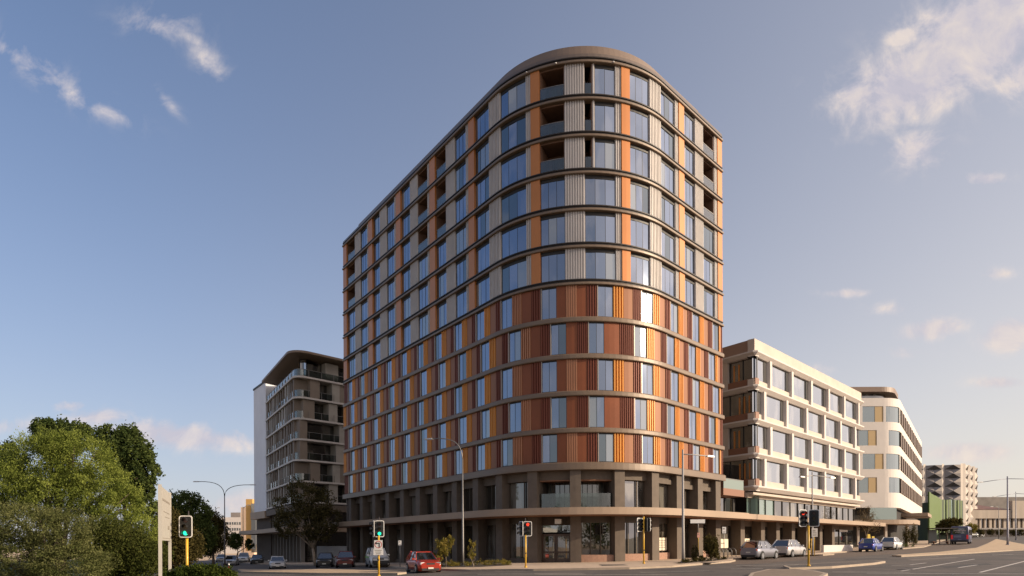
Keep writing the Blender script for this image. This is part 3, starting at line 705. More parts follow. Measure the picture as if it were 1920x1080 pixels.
# shop storeys
mb = MB(); l = wline(-1.6); mb.prism([(p.x, p.y) for p in l]+[(88, 172), (52, 120)], -.5, 7.25); wp(mb, 'shop_window', pwin)
mb = MB(); l = wline(2.4); l = [Vector((50.5, l[0].y, 0))]+l[1:-1]+[l[-2]+uS*5]; mb.prism([(p.x, p.y) for p in l]+[(p.x, p.y) for p in (l[-1]-nS*4, Vector((52, 106, 0)))], 4.55, 5.25); wp(mb, 'canopy', canopy_m)
mb = MB(); SF.box(mb, 12, 24, -1, 3.2, 6.3, 6.9); wp(mb, 'awning', canopy_m)
for x in (56, 60.5, 64.8):
    mb = MB(); mb.box((x, 102.2 if x < 64 else 103.5, 2.9), (.35, .35, 3.4)); wp(mb, 'column', cream2)
mb = MB(); CF.box(mb, 5.5, 9.8, 1.5, 1.6, 5.3, 7.2); wp(mb, 'screen', MATS['green shop glass'])

# ---- faceted building
fold = mat('pale folded panel', (.50, .43, .36), .7, 0, .05, .3); foldg = mat('grey folded panel', (.27, .235, .21), .6, 0, .1, .4); foldd = mat('dark folded glass', (.10, .09, .08), .4)
fb = thing('faceted_building', (*at(1805, 200), 0), 'distant building clad in folded pale and grey diamond facets', 'building')
P0 = Vector((*at(1806, 200), 0)); uL_ = Vector((-1, .16, 0)).normalized(); uR_ = Vector((.75, .66, 0)).normalized()
zt_ = zat(1806, 869, 200)
def facet(o_, u, n, w, cols, name):
    mb = MB(); ph = 2.75; rws = 13
    for c in range(cols):
        x0, x1 = c*w, (c+1)*w; rib = w*.16
        mb.face([o_+u*x0+Vector((0, 0, -1)), o_+u*(x0+rib)+n*.5+Vector((0, 0, -1)), o_+u*(x0+rib)+n*.5+Vector((0, 0, zt_)), o_+u*x0+Vector((0, 0, zt_))], 0)
        xm = (x0+rib+x1)/2; xs = x0+rib
        for r in range(rws):
            za = zt_-.4-r*ph; zb_ = max(za-ph, 1.0); zm = (za+zb_)/2
            if za <= 1.5: break
            def pnt(x, z, d=0.0): return o_+u*x+n*d+Vector((0, 0, z))
            T, Bt, L_, R_, C = pnt(xm, za, .8), pnt(xm, zb_, .8), pnt(xs, zm, .5), pnt(x1, zm, 0.0), pnt(xm, zm, -.5)
            mb.face([L_, C, T], 2); mb.face([C, R_, T], 2); mb.face([L_, Bt, C], 1); mb.face([Bt, R_, C], 1)
            TL, TR, BL, BR = pnt(xs, za, .5), pnt(x1, za, 0), pnt(xs, zb_, .5), pnt(x1, zb_, 0)
            mb.face([TL, L_, T], 1 if (r+c) % 3 else 0); mb.face([TR, T, R_], 1 if u is uL_ else 0); mb.face([BL, Bt, L_], 0); mb.face([BR, R_, Bt], 1 if u is uL_ else 0)
    return mb.build(name, [fold, foldg, foldd], fb, True)
facet(P0, uL_, Vector((-.16, -1, 0)).normalized(), 5.4, 3, 'folded_wall'); facet(P0, uR_, Vector((.66, -.75, 0)).normalized(), 5.6, 3, 'folded_wall')
mb = MB(); q = [P0+Vector((-.4, .9, 0)), P0+uR_*16.5+Vector((-1, 0, 0)), P0+uR_*16.5+uL_*16, P0+uL_*16+Vector((0, 1, 0))]; mb.prism([(p.x, p.y) for p in q], -1, zt_-.3); mb.build('core', foldg, fb, True)
# ---- green finned building
gb = thing('green_building', (*at(1770, 165), 0), 'low building clad in tall green vertical fins in front of the faceted building', 'building')
grs = [mat('leaf green panel', (.105, .16, .035), .6), mat('dark green panel', (.03, .06, .025), .6), mat('mint glass', (.32, .42, .38), .3)]
g0 = Vector((*at(1740, 157), 0)); g1 = Vector((*at(1762, 165), 0)); g2 = Vector((*at(1804, 168), 0))
mb = MB(); mb.prism([(g0.x, g0.y), (g1.x, g1.y), (g2.x, g2.y), (g2.x+2, g2.y+20), (g0.x, g0.y+20)], 0, 11.5); mb.build('wall', grs[1], gb, True)
for a, b, n_, zz0, zz1 in ((g0, g1, 14, zat(1740, 922, 157), zat(1762, 936, 165)), (g1, g2, 16, zat(1762, 936, 165), zat(1804, 937, 168))):
    u = (b-a).normalized(); nn = Vector((u.y, -u.x, 0)); f = Fr(a, u, nn); L = (b-a).length
    for i in range(n_):
        t = L*i/n_; z1 = zz0+(zz1-zz0)*i/n_; mi = 0 if a is g0 else (2 if i in (3, 7, 8, 11) else (1 if i % 2 else 0))
        fins = MB(); f.box(fins, t+.02, t+L/n_*(.9 if mi != 2 else .5), 0.02, .35 if mi != 2 else .15, 4.2+random.uniform(-.3, .3), z1-random.uniform(0, .25), 0); fins.build('cladding_fin', grs[mi], gb, True)
mb = MB(); mb.prism([(g1.x, g1.y-4), (g2.x-2, g2.y-4), (g2.x, g2.y-.1), (g1.x, g1.y-.1)], 3.6, 4.1); mb.build('awning', bronze_dk, gb, True)
# ---- long low building on the right
lb = thing('low_hall', (*at(1860, 210), 0), 'long low cream hall with a strip of tall dark windows at the far right', 'building')
hallm = mat('cream ribbed wall', (.44, .36, .28), .8, 0, .12, .8, stretch=(1, 1, .1))
c0 = Vector((*at(1812, 205), 0)); hu = Vector((1, .10, 0)).normalized(); hn = Vector((.1, -1, 0)).normalized(); hf_ = Fr(c0, hu, hn)
zu = zat(1812, 955, 205); zw = zat(1830, 972, 205); zb_ = zat(1830, 989, 205)
mb = MB(); hf_.box(mb, 0, 70, -20, -1.2, 0, zu); hf_.box(mb, 0, 70, -1.2, 0, zw, zu-.2); hf_.box(mb, 0, 3.2, -1.2, 0, 2, zw)
hf_.box(mb, 16, 70, -1.2, .4, zw, zu+2.8); mb.build('wall', hallm, lb, True)
wnd = MB(); hf_.quad(wnd, 3.2, 70, -1.1, zb_, zw); wo = wnd.build('window', pwin, lb, True)
for i in range(38): fr = MB(); hf_.box(fr, 3.6+i*1.7, 3.6+i*1.7+(.55 if i % 3 else .9), -1.1, -.6, zb_-.2, zw); fr.build('mullion', hallm, wo, True)
mb = MB(); hf_.box(mb, 3.2, 70, -1.0, 1.5, zb_-.7, zb_-.2); mb.build('awning', foldg, lb, True)
mb = MB(); mb.face([c0+Vector((-1, 0, zu-.1)), c0+hu*15.9+Vector((0, 0, zu-.1)), c0+hu*15.9+Vector((2, 18, zu+2.6)), c0+Vector((-3, 18, zu+1.0))]); mb.build('roof', mat('rust roof', (.16, .07, .045), .7, 0, .3, .5), lb, True)
bl2 = Fr(at(1826, 260), (1, .05, 0), (.05, -1, 0)); mb = MB(); bl2.box(mb, 0, 80, -20, 0, 0, zat(1826, 932, 260)); props(mb.build('grey_warehouse', mat('grey sheet wall', (.22, .19, .16), .8, 0, .2, .4), loc=(*at(1826, 260), 0)), 'plain grey warehouse wall rising behind the low cream hall', 'warehouse')

# ---- apartment block on the left street
lu = Vector((-.53, .848, 0)).normalized(); ln_ = Vector((-lu.y, lu.x, 0)); ln_ = Vector((-.848, -.53, 0))
C0 = Vector((-32.4, 95, 0))
ab = thing('balcony_apartment_block', tuple(C0), 'brown apartment block with white balcony edges and an overhanging roof left of the tower', 'apartment block')
def abp(mb, name, mats, parent=ab, **k): return props(mb.build(name, mats, parent, world_coords=True), **k)
AL = Fr(C0, lu, ln_); AR = Fr(C0, dR, nR)
rr = 1.2
def aline(d, l1=22, l2=14):
    """plan: left street face end -> rounded corner -> right face end, offset outward d"""
    pts = [AL(l1, d, 0)]
    g = math.acos(max(-1, min(1, lu.dot(dR)))); t = rr/math.tan(g/2); bis = (lu+dR).normalized(); O = C0+bis*(rr/math.sin(g/2))
    b0 = math.atan2(ln_.y, ln_.x); b1 = math.atan2(nR.y, nR.x)
    if b0 > b1: b0 -= 2*math.pi
    for i in range(9):
        a = b0+(b1-b0)*i/8; pts.append(O+Vector((math.cos(a), math.sin(a), 0))*(rr+d))
    pts.append(AR(l2, d, 0)); return pts
def aband(mb, d0, d1, z0, z1, mi=0, l1=22, l2=14):
    a, b = aline(d0, l1, l2), aline(d1, l1, l2)
    mb.grid([[Vector((p.x, p.y, z0)) for p in a], [Vector((p.x, p.y, z0)) for p in b], [Vector((p.x, p.y, z1)) for p in b], [Vector((p.x, p.y, z1)) for p in a], [Vector((p.x, p.y, z0)) for p in a]], mi, False)
az = [8.25, 11.4, 14.6, 17.75, 20.9, 24.1, 27.25]
edge_m = mat('pale slab edge', (.50, .46, .42), .6); wallb = mat('brown render', (.19, .15, .115), .7, 0, .1, .8); tan_m = mat('grey tan render', (.32, .29, .25), .7, 0, .1, .8)
for z in az: mb = MB(); aband(mb, -2, .25, z-.2, z+.08); abp(mb, 'balcony_slab', edge_m)
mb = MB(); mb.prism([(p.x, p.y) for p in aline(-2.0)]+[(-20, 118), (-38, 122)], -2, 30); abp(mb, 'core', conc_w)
for r, z in enumerate(az):
    h = 3.0; mb = MB(); gl = MB(); bl = MB()
    if r == 6:
        abp_w = MB(); aband(abp_w, -2, -1.9, z+.08, z+3, 0); abp(abp_w, 'window', pwin)
        AR.box(mb, 5.2, 7.4, -2, -.6, z+.08, z+3); abp(mb, 'wall', tan_m); mb = MB(); AR.box(mb, 11, 14, -2, -.6, z+.08, z+3); abp(mb, 'wall', tan_m)
    else:
        tt = rr*.9
        random.seed(40+r)
        t = 1.4
        while t < 21.5:   # left street face: piers, dark openings, balustrades
            w = random.choice((.35, .55, .9)); mb = MB(); AL.box(mb, t, t+w, -2, .0, z+.08, z+2.95); abp(mb, 'pier', wallb if random.random() < .6 else tan_m); t += w+random.choice((.7, 1.0, 1.3))
        segs = [(2.3, 3.9, 0), (6.0, 7.3, 1), (7.3, 9.0, 0), (11.2, 14, 1)] if r % 2 else [(1.2, 3.0, 0), (5.4, 6.9, 1), (8.6, 10.2, 0), (12, 14, 1)]
        if r < 4 and r > 1: segs = [(-.0+.6, 1.8, 0)]+[(a+1.2, b+1.2, c) for a, b, c in segs[1:]]
        for a, b, c in segs: mb = MB(); AR.box(mb, a, b, -2, -.02, z+.08, z+2.95); abp(mb, 'wall', (wallb, tan_m)[c])
        g = MB(); aband(g, -1.9, -1.75, z+.1, z+2.9); abp(g, 'window', pwin)
    aband(bl, -.10, -.06, z+.1, z+1.15); b_ = abp(bl, 'glass_balustrade', bal_gl)
    rl = MB(); aband(rl, -.12, -.04, z+1.15, z+1.2)
    for q in range(10): AL.box(rl, 2+q*2.1, 2.05+q*2.1, .07, .16, z, z+1.15)
    for q in range(6): AR.box(rl, 2+q*2.1, 2.05+q*2.1, .07, .16, z, z+1.15)
    abp(rl, 'handrail', steel, b_)
rb = mat('brown eaves', (.20, .14, .095), .5, .1)
mb = MB(); o1 = aline(1.0, 21, 16); i1 = aline(-2.0, 21, 16)
mb.grid([[Vector((p.x, p.y, 30.3)) for p in i1], [Vector((p.x, p.y, 30.62)) for p in o1], [Vector((p.x, p.y, 30.95)) for p in o1], [Vector((p.x, p.y, 31.05)) for p in i1]], 0, False); abp(mb, 'roof', rb)
mb = MB(); mb.prism([(p.x, p.y) for p in aline(-1.9, 20.9, 15.9)]+[(-20, 118), (-38, 122)], 30.3, 31.1); abp(mb, 'roof', rb, label='flat roof deck')
# podium of the block
mb = MB(); aband(mb, -1.5, .2, 6.9, 7.9, 0); abp(mb, 'fascia', conc)
mb = MB(); aband(mb, -1.7, -1.6, -1.5, 6.9, 0); abp(mb, 'shop_window', pwin)
mb = MB(); aband(mb, -2, 2.4, 3.7, 4.35, 0, 34, 14); abp(mb, 'canopy', canopy_m)
for i in range(14): mb = MB(); AL.box(mb, 1.5+i*2.3, 1.75+i*2.3, -1.6, -.9, -2, 6.9); abp(mb, 'column', mat('pale fin', (.22, .20, .18), .6))
# blank gable wall beyond
gw0 = Vector((-44.2, 114.2, 0)); gw1 = Vector((-49.6, 121.4, 0)); zz = zat(490, 725, 117)
bw = thing('blank_wall_block', tuple(gw0), 'tall blank pale grey wall at the far left end of the brown apartment block', 'building')
ug = (gw1-gw0).normalized(); ng = Vector((-abs(ug.y), -abs(ug.x), 0)); gf = Fr(gw0, ug, ng)
mb = MB(); gf.box(mb, -.3, 7.6, -14, .3, 7.9, zz); mb.build('wall', mat('pale grey panels', (.72, .73, .76), .7, 0, .06, .3), bw, True)
mb = MB(); gf.box(mb, -.4, 7.7, -14, .4, zz+.002, zz+.35); mb.build('roof_edge', bronze_dk, bw, True)
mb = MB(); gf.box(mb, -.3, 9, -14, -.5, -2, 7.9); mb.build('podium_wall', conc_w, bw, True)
mb = MB(); gf.box(mb, -.3, 9.2, -.4, .6, 6.6, 7.89); gf.box(mb, -.3, 9.5, -.5, 2.6, 3.7, 4.4); mb.build('canopy', canopy_m, bw, True)
# small far buildings down the left street
def simple_block(name, px0, px1, D, top, label, cat, m, rows, wm=pwin, base=None):
    o_ = Vector((*at(px0, D), 0)); e_ = Vector((*at(px1, D), 0)); f = Fr(o_, (e_-o_), (0, -1, 0)); L = (e_-o_).length; zt = zat(px0, top, D)
    t = thing(name, tuple(o_), label, cat); mb = MB(); f.box(mb, 0, L, -12, 0, -3, zt); mb.build('wall', m, t, True)
    for y0, y1 in rows:
        g = MB(); f.box(g, .4, L-.4, 0, .06, zat(px0, y1, D), zat(px0, y0, D)); w = g.build('window', wm, t, True)
        fr_ = MB()
        for i in range(9): f.box(fr_, .4+(L-.8)*i/9, .55+(L-.8)*i/9, .061, .12, zat(px0, y1, D), zat(px0, y0, D))
        fr_.build('window_frame', m, w, True)
    return t
simple_block('white_office_block', 414, 458, 260, 970, 'distant white office block with three rows of windows behind the street lamp', 'office block', mat('white painted wall', (.62, .58, .54), .8), [(979, 984), (990, 995), (1001, 1006)])
ob = simple_block('beige_block', 452, 476, 200, 951, 'distant beige wall with an orange panel beside the pale gable', 'building', mat('peach wall', (.60, .45, .33), .8), [])
mb = MB(); o_ = Vector((*at(470, 196), 0)); mb.box((o_.x, o_.y, 8), (2.0, 2, 16)); mb.build('tower_panel', mat('ochre wall', (.55, .33, .10), .7), ob, True)
mb = MB(); mb.box((*at(477, 194), 7), (1.3, 1.5, 15)); mb.build('dark_window', pwin, ob, True)
simple_block('plant_room', 433, 451, 275, 961, 'small grey plant room on top of the distant white block', 'plant room', foldg, [])

# ================================================================== roads, paving, markings
G = onground
sheet('road', [(-130, -30), (330, -30), (330, 300), (-130, 300)], [asphalt], 0.0)
def RT(t, off): p = PR+dR*t+nR*off; return (p.x, p.y)
def FS(s, off): p = F(s, off); return (p.x, p.y)
def AP(t, off): p = AL(t, off, 0); return (p.x, p.y)
corner = [G(762, 1067), G(880, 1071.5), G(1000, 1070.5), G(1100, 1069), G(1180, 1067.5), G(1260, 1064), G(1320, 1059), G(1368, 1055), G(1379, 1052.5)]
outer = [AP(60, 5.5), AP(2, 5.0), FS(62, 4.8), FS(46, 4.8), FS(40, 5.2)]+corner+[RT(2.4, 4.6), RT(16.5, 4.6), RT(17.8, 7.1), RT(21.0, 7.1), RT(22.3, 4.6), RT(46, 4.6), RT(48, 6.6), RT(58, 7)]
e = Vector((*RT(58, 7), 0)); e2 = e+uS*90; outer.append((e2.x, e2.y))
inner = [(e2.x-6, e2.y+8), (66, 112), RT(40, -2.2), RT(14, -2.0), FS(2, -3.9), FS(10, -3.9), FS(14, -3.9), FS(19, -3.9), FS(24, -3.9), FS(30, -3.9), FS(60, -3.9), AP(0, -1.5), AP(60, -1.5)]
slab('footpath', outer+inner, paving)
slab('traffic_island', [G(446, 1069.5), G(600, 1069), G(745, 1073), G(762, 1076), G(745, 1078), G(600, 1077.5), G(452, 1074)], sand_m)
slab('traffic_island', [G(1408, 1079), G(1440, 1071.5), G(1495, 1071), G(1530, 1075), G(1552, 1080), G(1540, 1088), G(1400, 1088)], mat('island paving', (.20, .15, .105), .85, 0, .15, 1.5, .3, 30))
slab('traffic_island', [G(1468, 1064.5), G(1560, 1058), G(1640, 1053.5), G(1660, 1055.5), G(1640, 1059), G(1560, 1066), G(1480, 1069)], asphalt)
slab('traffic_island', [G(1672, 1043.5), G(1760, 1037), G(1830, 1029), G(1868, 1020), G(1920, 1013.5), G(2000, 1010), G(2000, 1029), G(1900, 1033), G(1830, 1037.5), G(1750, 1041.5), G(1690, 1044.5)], sand_m)
q_ = Vector((*RT(58, 6.5), 0)); q2_ = q_+uS*90
sheet('street_lane', [RT(-5, 7.6), RT(1.2, 4.3), RT(46, 4.3), RT(48, 6.3), (q_.x, q_.y), (q2_.x, q2_.y), (q2_.x+9, q2_.y-6), (q_.x+8, q_.y-6.6), RT(20, 11), RT(-5, 10)], [mat('brown lane surface', (.105, .075, .055), .85, 0, .2, .5, .4, 60)], .003)
sheet('verge', [(-70, 14), (-13, 14), (-12.2, 24), (-19, 38), (-30, 52), (-50, 84), (-82, 140), (-130, 200), (-130, 14)], [grass_m, kerb_m], .12, thick=.3, side_mi=1)
bed1 = [G(800, 1063), G(850, 1061.5), G(950, 1060.5), G(958, 1063), G(900, 1066.5), G(810, 1067)]
bed2 = [G(1262, 1059), G(1300, 1054.5), G(1350, 1050.5), G(1366, 1051.5), G(1330, 1056), G(1275, 1060.5)]
bed3 = [RT(49, 4.2), RT(57, 4.6), RT(57.5, 6.2), RT(48.8, 5.8)]
for b in (bed1, bed2, bed3): sheet('garden_bed', b, [soil], .145)
def paint(a, b, w=.12):
    a, b = Vector(G(*a)), Vector(G(*b)); d = (b-a).normalized(); n = Vector((-d.y, d.x))*w/2
    sheet('road_marking', [tuple(a+n), tuple(b+n), tuple(b-n), tuple(a-n)], [line_m], .008)
for a, b, w in (((1690, 1071), (1827, 1048.5), .14), ((1672, 1060.5), (1706, 1059.3), .14), ((1706, 1059.3), (1736, 1055.7), .14), ((1560, 1072.5), (1706, 1073.2), .14), ((1625, 1075), (1960, 1076.5), .16), ((1837, 1073.5), (1925, 1051.5), .14),
    ((1800, 1041.3), (1838, 1040.8), .2), ((1797, 1064.5), (1832, 1059.5), .14), ((1380, 1060.5), (1500, 1058.8), .2), ((1370, 1067), (1430, 1066), .16), ((895, 1077), (1250, 1078), .14), ((690, 1066.5), (752, 1065.8), .18), ((1200, 1073.5), (1330, 1070.5), .14), ((1700, 1046.5), (1760, 1043.5), .12), ((1860, 1041), (1900, 1039.5), .16)):
    paint(a, b, w)
patch_d = mat('dark asphalt patch', (.05, .045, .042), .85, 0, .2, 1.5, .4, 60); patch_l = mat('worn asphalt patch', (.15, .125, .105), .85, 0, .2, 1.2, .4, 60)
for q, m_ in (([(1240, 1072), (1330, 1070), (1345, 1072), (1250, 1074.5)], patch_d), ([(1700, 1049), (1790, 1044.5), (1800, 1046), (1712, 1051)], patch_l), ([(1580, 1048.5), (1660, 1046), (1668, 1047.6), (1590, 1050.2)], patch_d), ([(1000, 1075), (1090, 1074.6), (1100, 1077.5), (1005, 1078)], patch_l), ([(1760, 1062), (1850, 1056), (1862, 1058.5), (1775, 1065)], patch_d)):
    sheet('road_patch', [G(*p) for p in q], [m_], .004)
for a, b in (((1560, 1069.5), (1780, 1052)), ((1300, 1066), (1480, 1062)), ((1780, 1078), (1915, 1058)), ((1080, 1074), (1330, 1068))):
    a_, b_ = Vector(G(*a)), Vector(G(*b)); d_ = (b_-a_).normalized(); n_ = Vector((-d_.y, d_.x)); k_ = 14; L_ = []; R_ = []
    for i in range(k_+1):
        c_ = a_.lerp(b_, i/k_)+n_*random.uniform(-.12, .12); L_.append(tuple(c_+n_*.03)); R_.append(tuple(c_-n_*.03))
    sheet('road_crack', L_+R_[::-1], [mat('tar seam', (.02, .018, .017), .5)], .006)
for px, py, w, l in ((1700, 1068, .35, .35), (1400, 1062, .3, .3), (1150, 1063, .9, 1.0), (1330, 1058.5, .5, .6)):
    g_ = G(px, py); mb = MB(); zz_ = ground(g_[0])+(.14 if px in (1150, 1330) else .008); mb.prism([(g_[0]-w, g_[1]-l), (g_[0]+w, g_[1]-l), (g_[0]+w, g_[1]+l), (g_[0]-w, g_[1]+l)], zz_, zz_+.008)
    props(mb.build('drain_cover', mat('cast iron', (.07, .06, .055), .7), loc=(g_[0], g_[1], zz_)), kind='structure')

# ================================================================== street lamps
lampm = mat('lamp head', (.45, .43, .40), .4, .3)
def lamp(px, D, topy, arms, label, m=steel, group='street lamps along the roads', base_h=0.12, r=.09, headm=None):
    """arms: list of (dx, dy_world, rise_px) reaching from the pole top"""
    b = pt(px, D, base_h); zt_ = zat(px, topy, D); t = thing('street_lamp', b, label, 'street lamp', group)
    mb = MB(); mb.tube([b, b+Vector((0, 0, 1.2)), Vector((b.x, b.y, zt_-.6 if arms[0][3] == 'curve' else zt_))], [r*1.25, r, r*.6], 10); mb.cyl(b+Vector((0, 0, .04)), (0, 0, 1), r*2, .08, 10); mb.build('pole', m, t, True)
    for dx, dy, zt2, kind in arms:
        top = Vector((b.x, b.y, zt_)); mb = MB()
        if kind == 'curve':
            p0 = Vector((b.x, b.y, zt_-.8)); e = Vector((b.x+dx, b.y+dy, zt2)); P = []
            for i in range(9):
                u = i/8; P.append(p0*(1-u)**3+3*u*(1-u)**2*(p0+Vector((0, 0, (zt2-p0.z)*.75)))+3*u*u*(1-u)*Vector((b.x+dx*.3, b.y+dy*.3, zt2+.05))+e*u**3)
        else:
            p0 = Vector((b.x, b.y, zt_-.35)); e = Vector((b.x+dx, b.y+dy, zt2)); P = [p0, p0.lerp(e, .5)+Vector((0, 0, .03)), e]
        mb.tube(P, [.045]*len(P), 6); a = mb.build('arm', m, t, True)
        h = MB(); u = Vector((dx, dy, 0)).normalized(); c = e+u*.3
        h.box(c, (.75, .26, .12), math.atan2(u.y, u.x), 0, .8); h.build('lamp_head', headm or lampm, a, True)
    return t
D = 52; lamp(868, D, 846, [((808-868)*D/K, 1.0, zat(808, 819, D), 'curve')], 'tall single arm street lamp before the left of the curved tower')
D = 47.6; lamp(1281, D, 843, [((1334-1279)*D/K, 1.2, zat(1338, 851, D), 'straight')], 'pale straight pole street lamp in the planted bed right of the entrance', mat('pale pole', (.30, .28, .26), .6, .2), r=.11)
D = 63; lamp(1523.5, D, 885, [((1568-1523)*D/K, 1.2, zat(1572, 893, D), 'straight'), ((1500-1523)*D/K, -.8, zat(1500, 896, D), 'straight')], 'street lamp standing before the white grid office behind the red signal', MATS['pale pole'])
D = 85; lamp(421.5, D, 921, [((372-421)*D/K, 0, zat(368, 903, D), 'curve'), ((470-421)*D/K, 0, zat(474, 909, D), 'curve')], 'double arm street lamp beyond the hedge on the left street', dsteel)
D = 89; lamp(1889.5, D, 893, [((1842-1889)*D/K, 0, zat(1838, 904, D), 'straight'), ((1945-1889)*D/K, 0, zat(1945, 899, D), 'straight')], 'nearest and tallest double arm street lamp on the right median', mat('grey blue pole', (.22, .22, .26), .5, .3), r=.13)
D = 125; lamp(1905, D, 922, [((1868-1905)*D/K, 0, zat(1868, 931, D), 'straight'), ((1945-1905)*D/K, 0, zat(1945, 928, D), 'straight')], 'farther double arm street lamp behind the tallest one at right', MATS['grey blue pole'])
D = 150; lamp(1873, D, 948, [((1862-1873)*D/K, 0, zat(1860, 950, D), 'straight')], 'small distant street lamp before the low cream hall', MATS['pale pole'])
D = 130; lamp(456, D, 950, [((464-456)*D/K, 0, zat(464, 947, D), 'straight')], 'thin distant street lamp before the peach wall on the left street', dsteel)
D = 150; lamp(405, D, 953, [((408-405)*D/K, 0, zat(408, 952, D), 'straight')], 'tiny far street lamp rising above the left trees', dsteel)

# ================================================================== traffic signals
def emat(name, c, st): return mat(name, c, .4, emit=c, estr=st)
LENS = {'g': emat('green light', (.02, .9, .45), 1.6), 'r': emat('red light', (.9, .05, .02), 1.3), 'G': mat('unlit green lens', (.01, .03, .02), .2), 'R': mat('unlit red lens', (.05, .008, .006), .2), 'Y': mat('unlit amber lens', (.05, .03, .005), .2)}
def rrect(cx, cz, w, h, r, y, k=5):
    P = []
    for sx, sz, a0_ in ((1, 1, 0), (-1, 1, 90), (-1, -1, 180), (1, -1, 270)):
        for i in range(k+1):
            a = R(a0_+90*i/k); P.append(Vector((cx+sx*(w/2-r)+r*math.cos(a), y, cz+sz*(h/2-r)+r*math.sin(a))))
    return P
def head(parent, off, yaw, lit, scale=1.0, back=False):
    """one three-light head with its target board; local frame of the signal; yaw 0 faces the photograph's viewer"""
    o = bpy.data.objects.new('signal_head', bpy.data.meshes.new('signal_head')); 
    mb = MB(); w, h = .56*scale, 1.0*scale
    A_ = rrect(0, 0, w, h, .1*scale, -.01); B_ = rrect(0, 0, w, h, .1*scale, .01)
    mb.grid([A_, B_], 0, False, closed=True, caps=True)
    outr = rrect(0, 0, w+.03, h+.03, .11*scale, -.018); inr = rrect(0, 0, w-.045, h-.045, .09*scale, -.018); ob_ = rrect(0, 0, w+.03, h+.03, .11*scale, .012)
    mb.grid([inr, outr, ob_], 1, False, closed=True)
    mb.box((0, .10, 0), (.30*scale, .18, .92*scale), 0, 0)
    for q in range(3):
        z = (.3-.3*q)*scale; P = []
        for i in range(9):
            a = R(-20+220*i/8); P.append((.125*scale*math.cos(a), .125*scale*math.sin(a)))
        mb.grid([[Vector((x, -.015, z+zz2)) for x, zz2 in P], [Vector((x, -.26*scale, z+zz2-.02)) for x, zz2 in P]], 0, True)
    ob2 = mb.build('signal_head', [black, whitep], parent); ob2.location = off; ob2.rotation_euler = (0, 0, yaw)
    for q, c in enumerate('RYG'):
        l = MB(); l.cyl((0, -.03, (.3-.3*q)*scale), (0, 1, 0), .105*scale, .03, 16); m = LENS[c.lower()] if lit == c.lower() else LENS[c]; l.build('lens', m, ob2)
    return ob2
def signal(px, D, topy, boty, heads, label, polem=yellow, base=.13, full=False):
    b = pt(px, D, base); zc = zat(px, (topy+boty)/2, D); sc = (boty-topy)*D/K/1.03
    t = thing('traffic_signal', b, label, 'traffic signal', 'traffic signals at the crossing')
    mb = MB(); mb.tube([b, Vector((b.x, b.y, zc+.6*sc if full else zc-.42*sc))], .06, 10, 0); mb.cyl(b+Vector((0, 0, .05)), (0, 0, 1), .1, .1, 10); mb.build('pole', polem, t, True)
    mb = MB(); mb.tube([(b.x, b.y+.16, zc-.4*sc), (b.x, b.y+.16, zc+.75*sc)], .03, 8); mb.cyl(b+Vector((0, -.07, 1.0)), (0, 1, 0), .05, .08, 10); mb.build('push_button', dsteel, t, True)
    for dx, yaw, lit in heads: head(t, Vector((dx, -.1 if abs(dx) < .01 else .0, zc-b.z)), yaw, lit, sc)
    return t, b, zc
signal(350.5, 29, 967, 1008, [(0, R(8), 'g')], 'traffic signal showing green, nearest one at the left beside the hedge')
t, b, zc = signal(710, 38, 976, 1007, [(.05, R(12), 'g'), (-.30, R(-70), '')], 'traffic signal showing green above an arrow sign, before the white four wheel drive')
sg = MB(); sg.box((b.x, b.y-.1, zat(710, 1021, 38)), (.50, .02, .52)); s1 = sg.build('arrow_sign', whitep, t, True)
ar = MB(); zc2 = zat(710, 1021, 38)
ar.box((b.x+.06, b.y-.115, zc2-.05), (.06, .01, .26)); ar.box((b.x-.02, b.y-.115, zc2+.08), (.2, .01, .06)); ar.face([(b.x-.10, b.y-.121, zc2+.16), (b.x-.2, b.y-.121, zc2+.08), (b.x-.10, b.y-.121, zc2+.0)]); ar.build('arrow', black, s1, True)
rg = MB(); P1 = [(.22*math.cos(a), .22*math.sin(a)) for a in [2*math.pi*i/24 for i in range(24)]]; rg.grid([[Vector((b.x+x, b.y-.113, zc2+z)) for x, z in P1], [Vector((b.x+x*.82, b.y-.113, zc2+z*.82)) for x, z in P1]], 0, False, closed=True); rg.build('red_ring', mat('sign red', (.5, .04, .02), .5), s1, True)
sg = MB(); sg.box((b.x, b.y-.1, zat(710, 1035, 38)), (.58, .02, .36)); s2 = sg.build('text_plate', whitep, t, True)
tx = MB()
for q in range(3): tx.box((b.x, b.y-.115, zat(710, 1035, 38)+.1-.1*q), (.4-.06*q, .01, .035))
tx.build('plate_text', ink, s2, True)
signal(985.5, 43.5, 977.5, 1005.5, [(.15, R(5), 'r'), (-.30, R(-65), '')], 'traffic signal showing red before the tower entrance')
signal(1207, 46.7, 971, 997, [(-.28, R(35), ''), (.30, R(120), '')], 'traffic signal turned side on, right of the tower entrance', full=True)
signal(1516, 37, 955.5, 987.5, [(-.32, R(20), 'r'), (.33, R(-25), '')], 'traffic signal with two dark heads and a red light before the parked wagons')

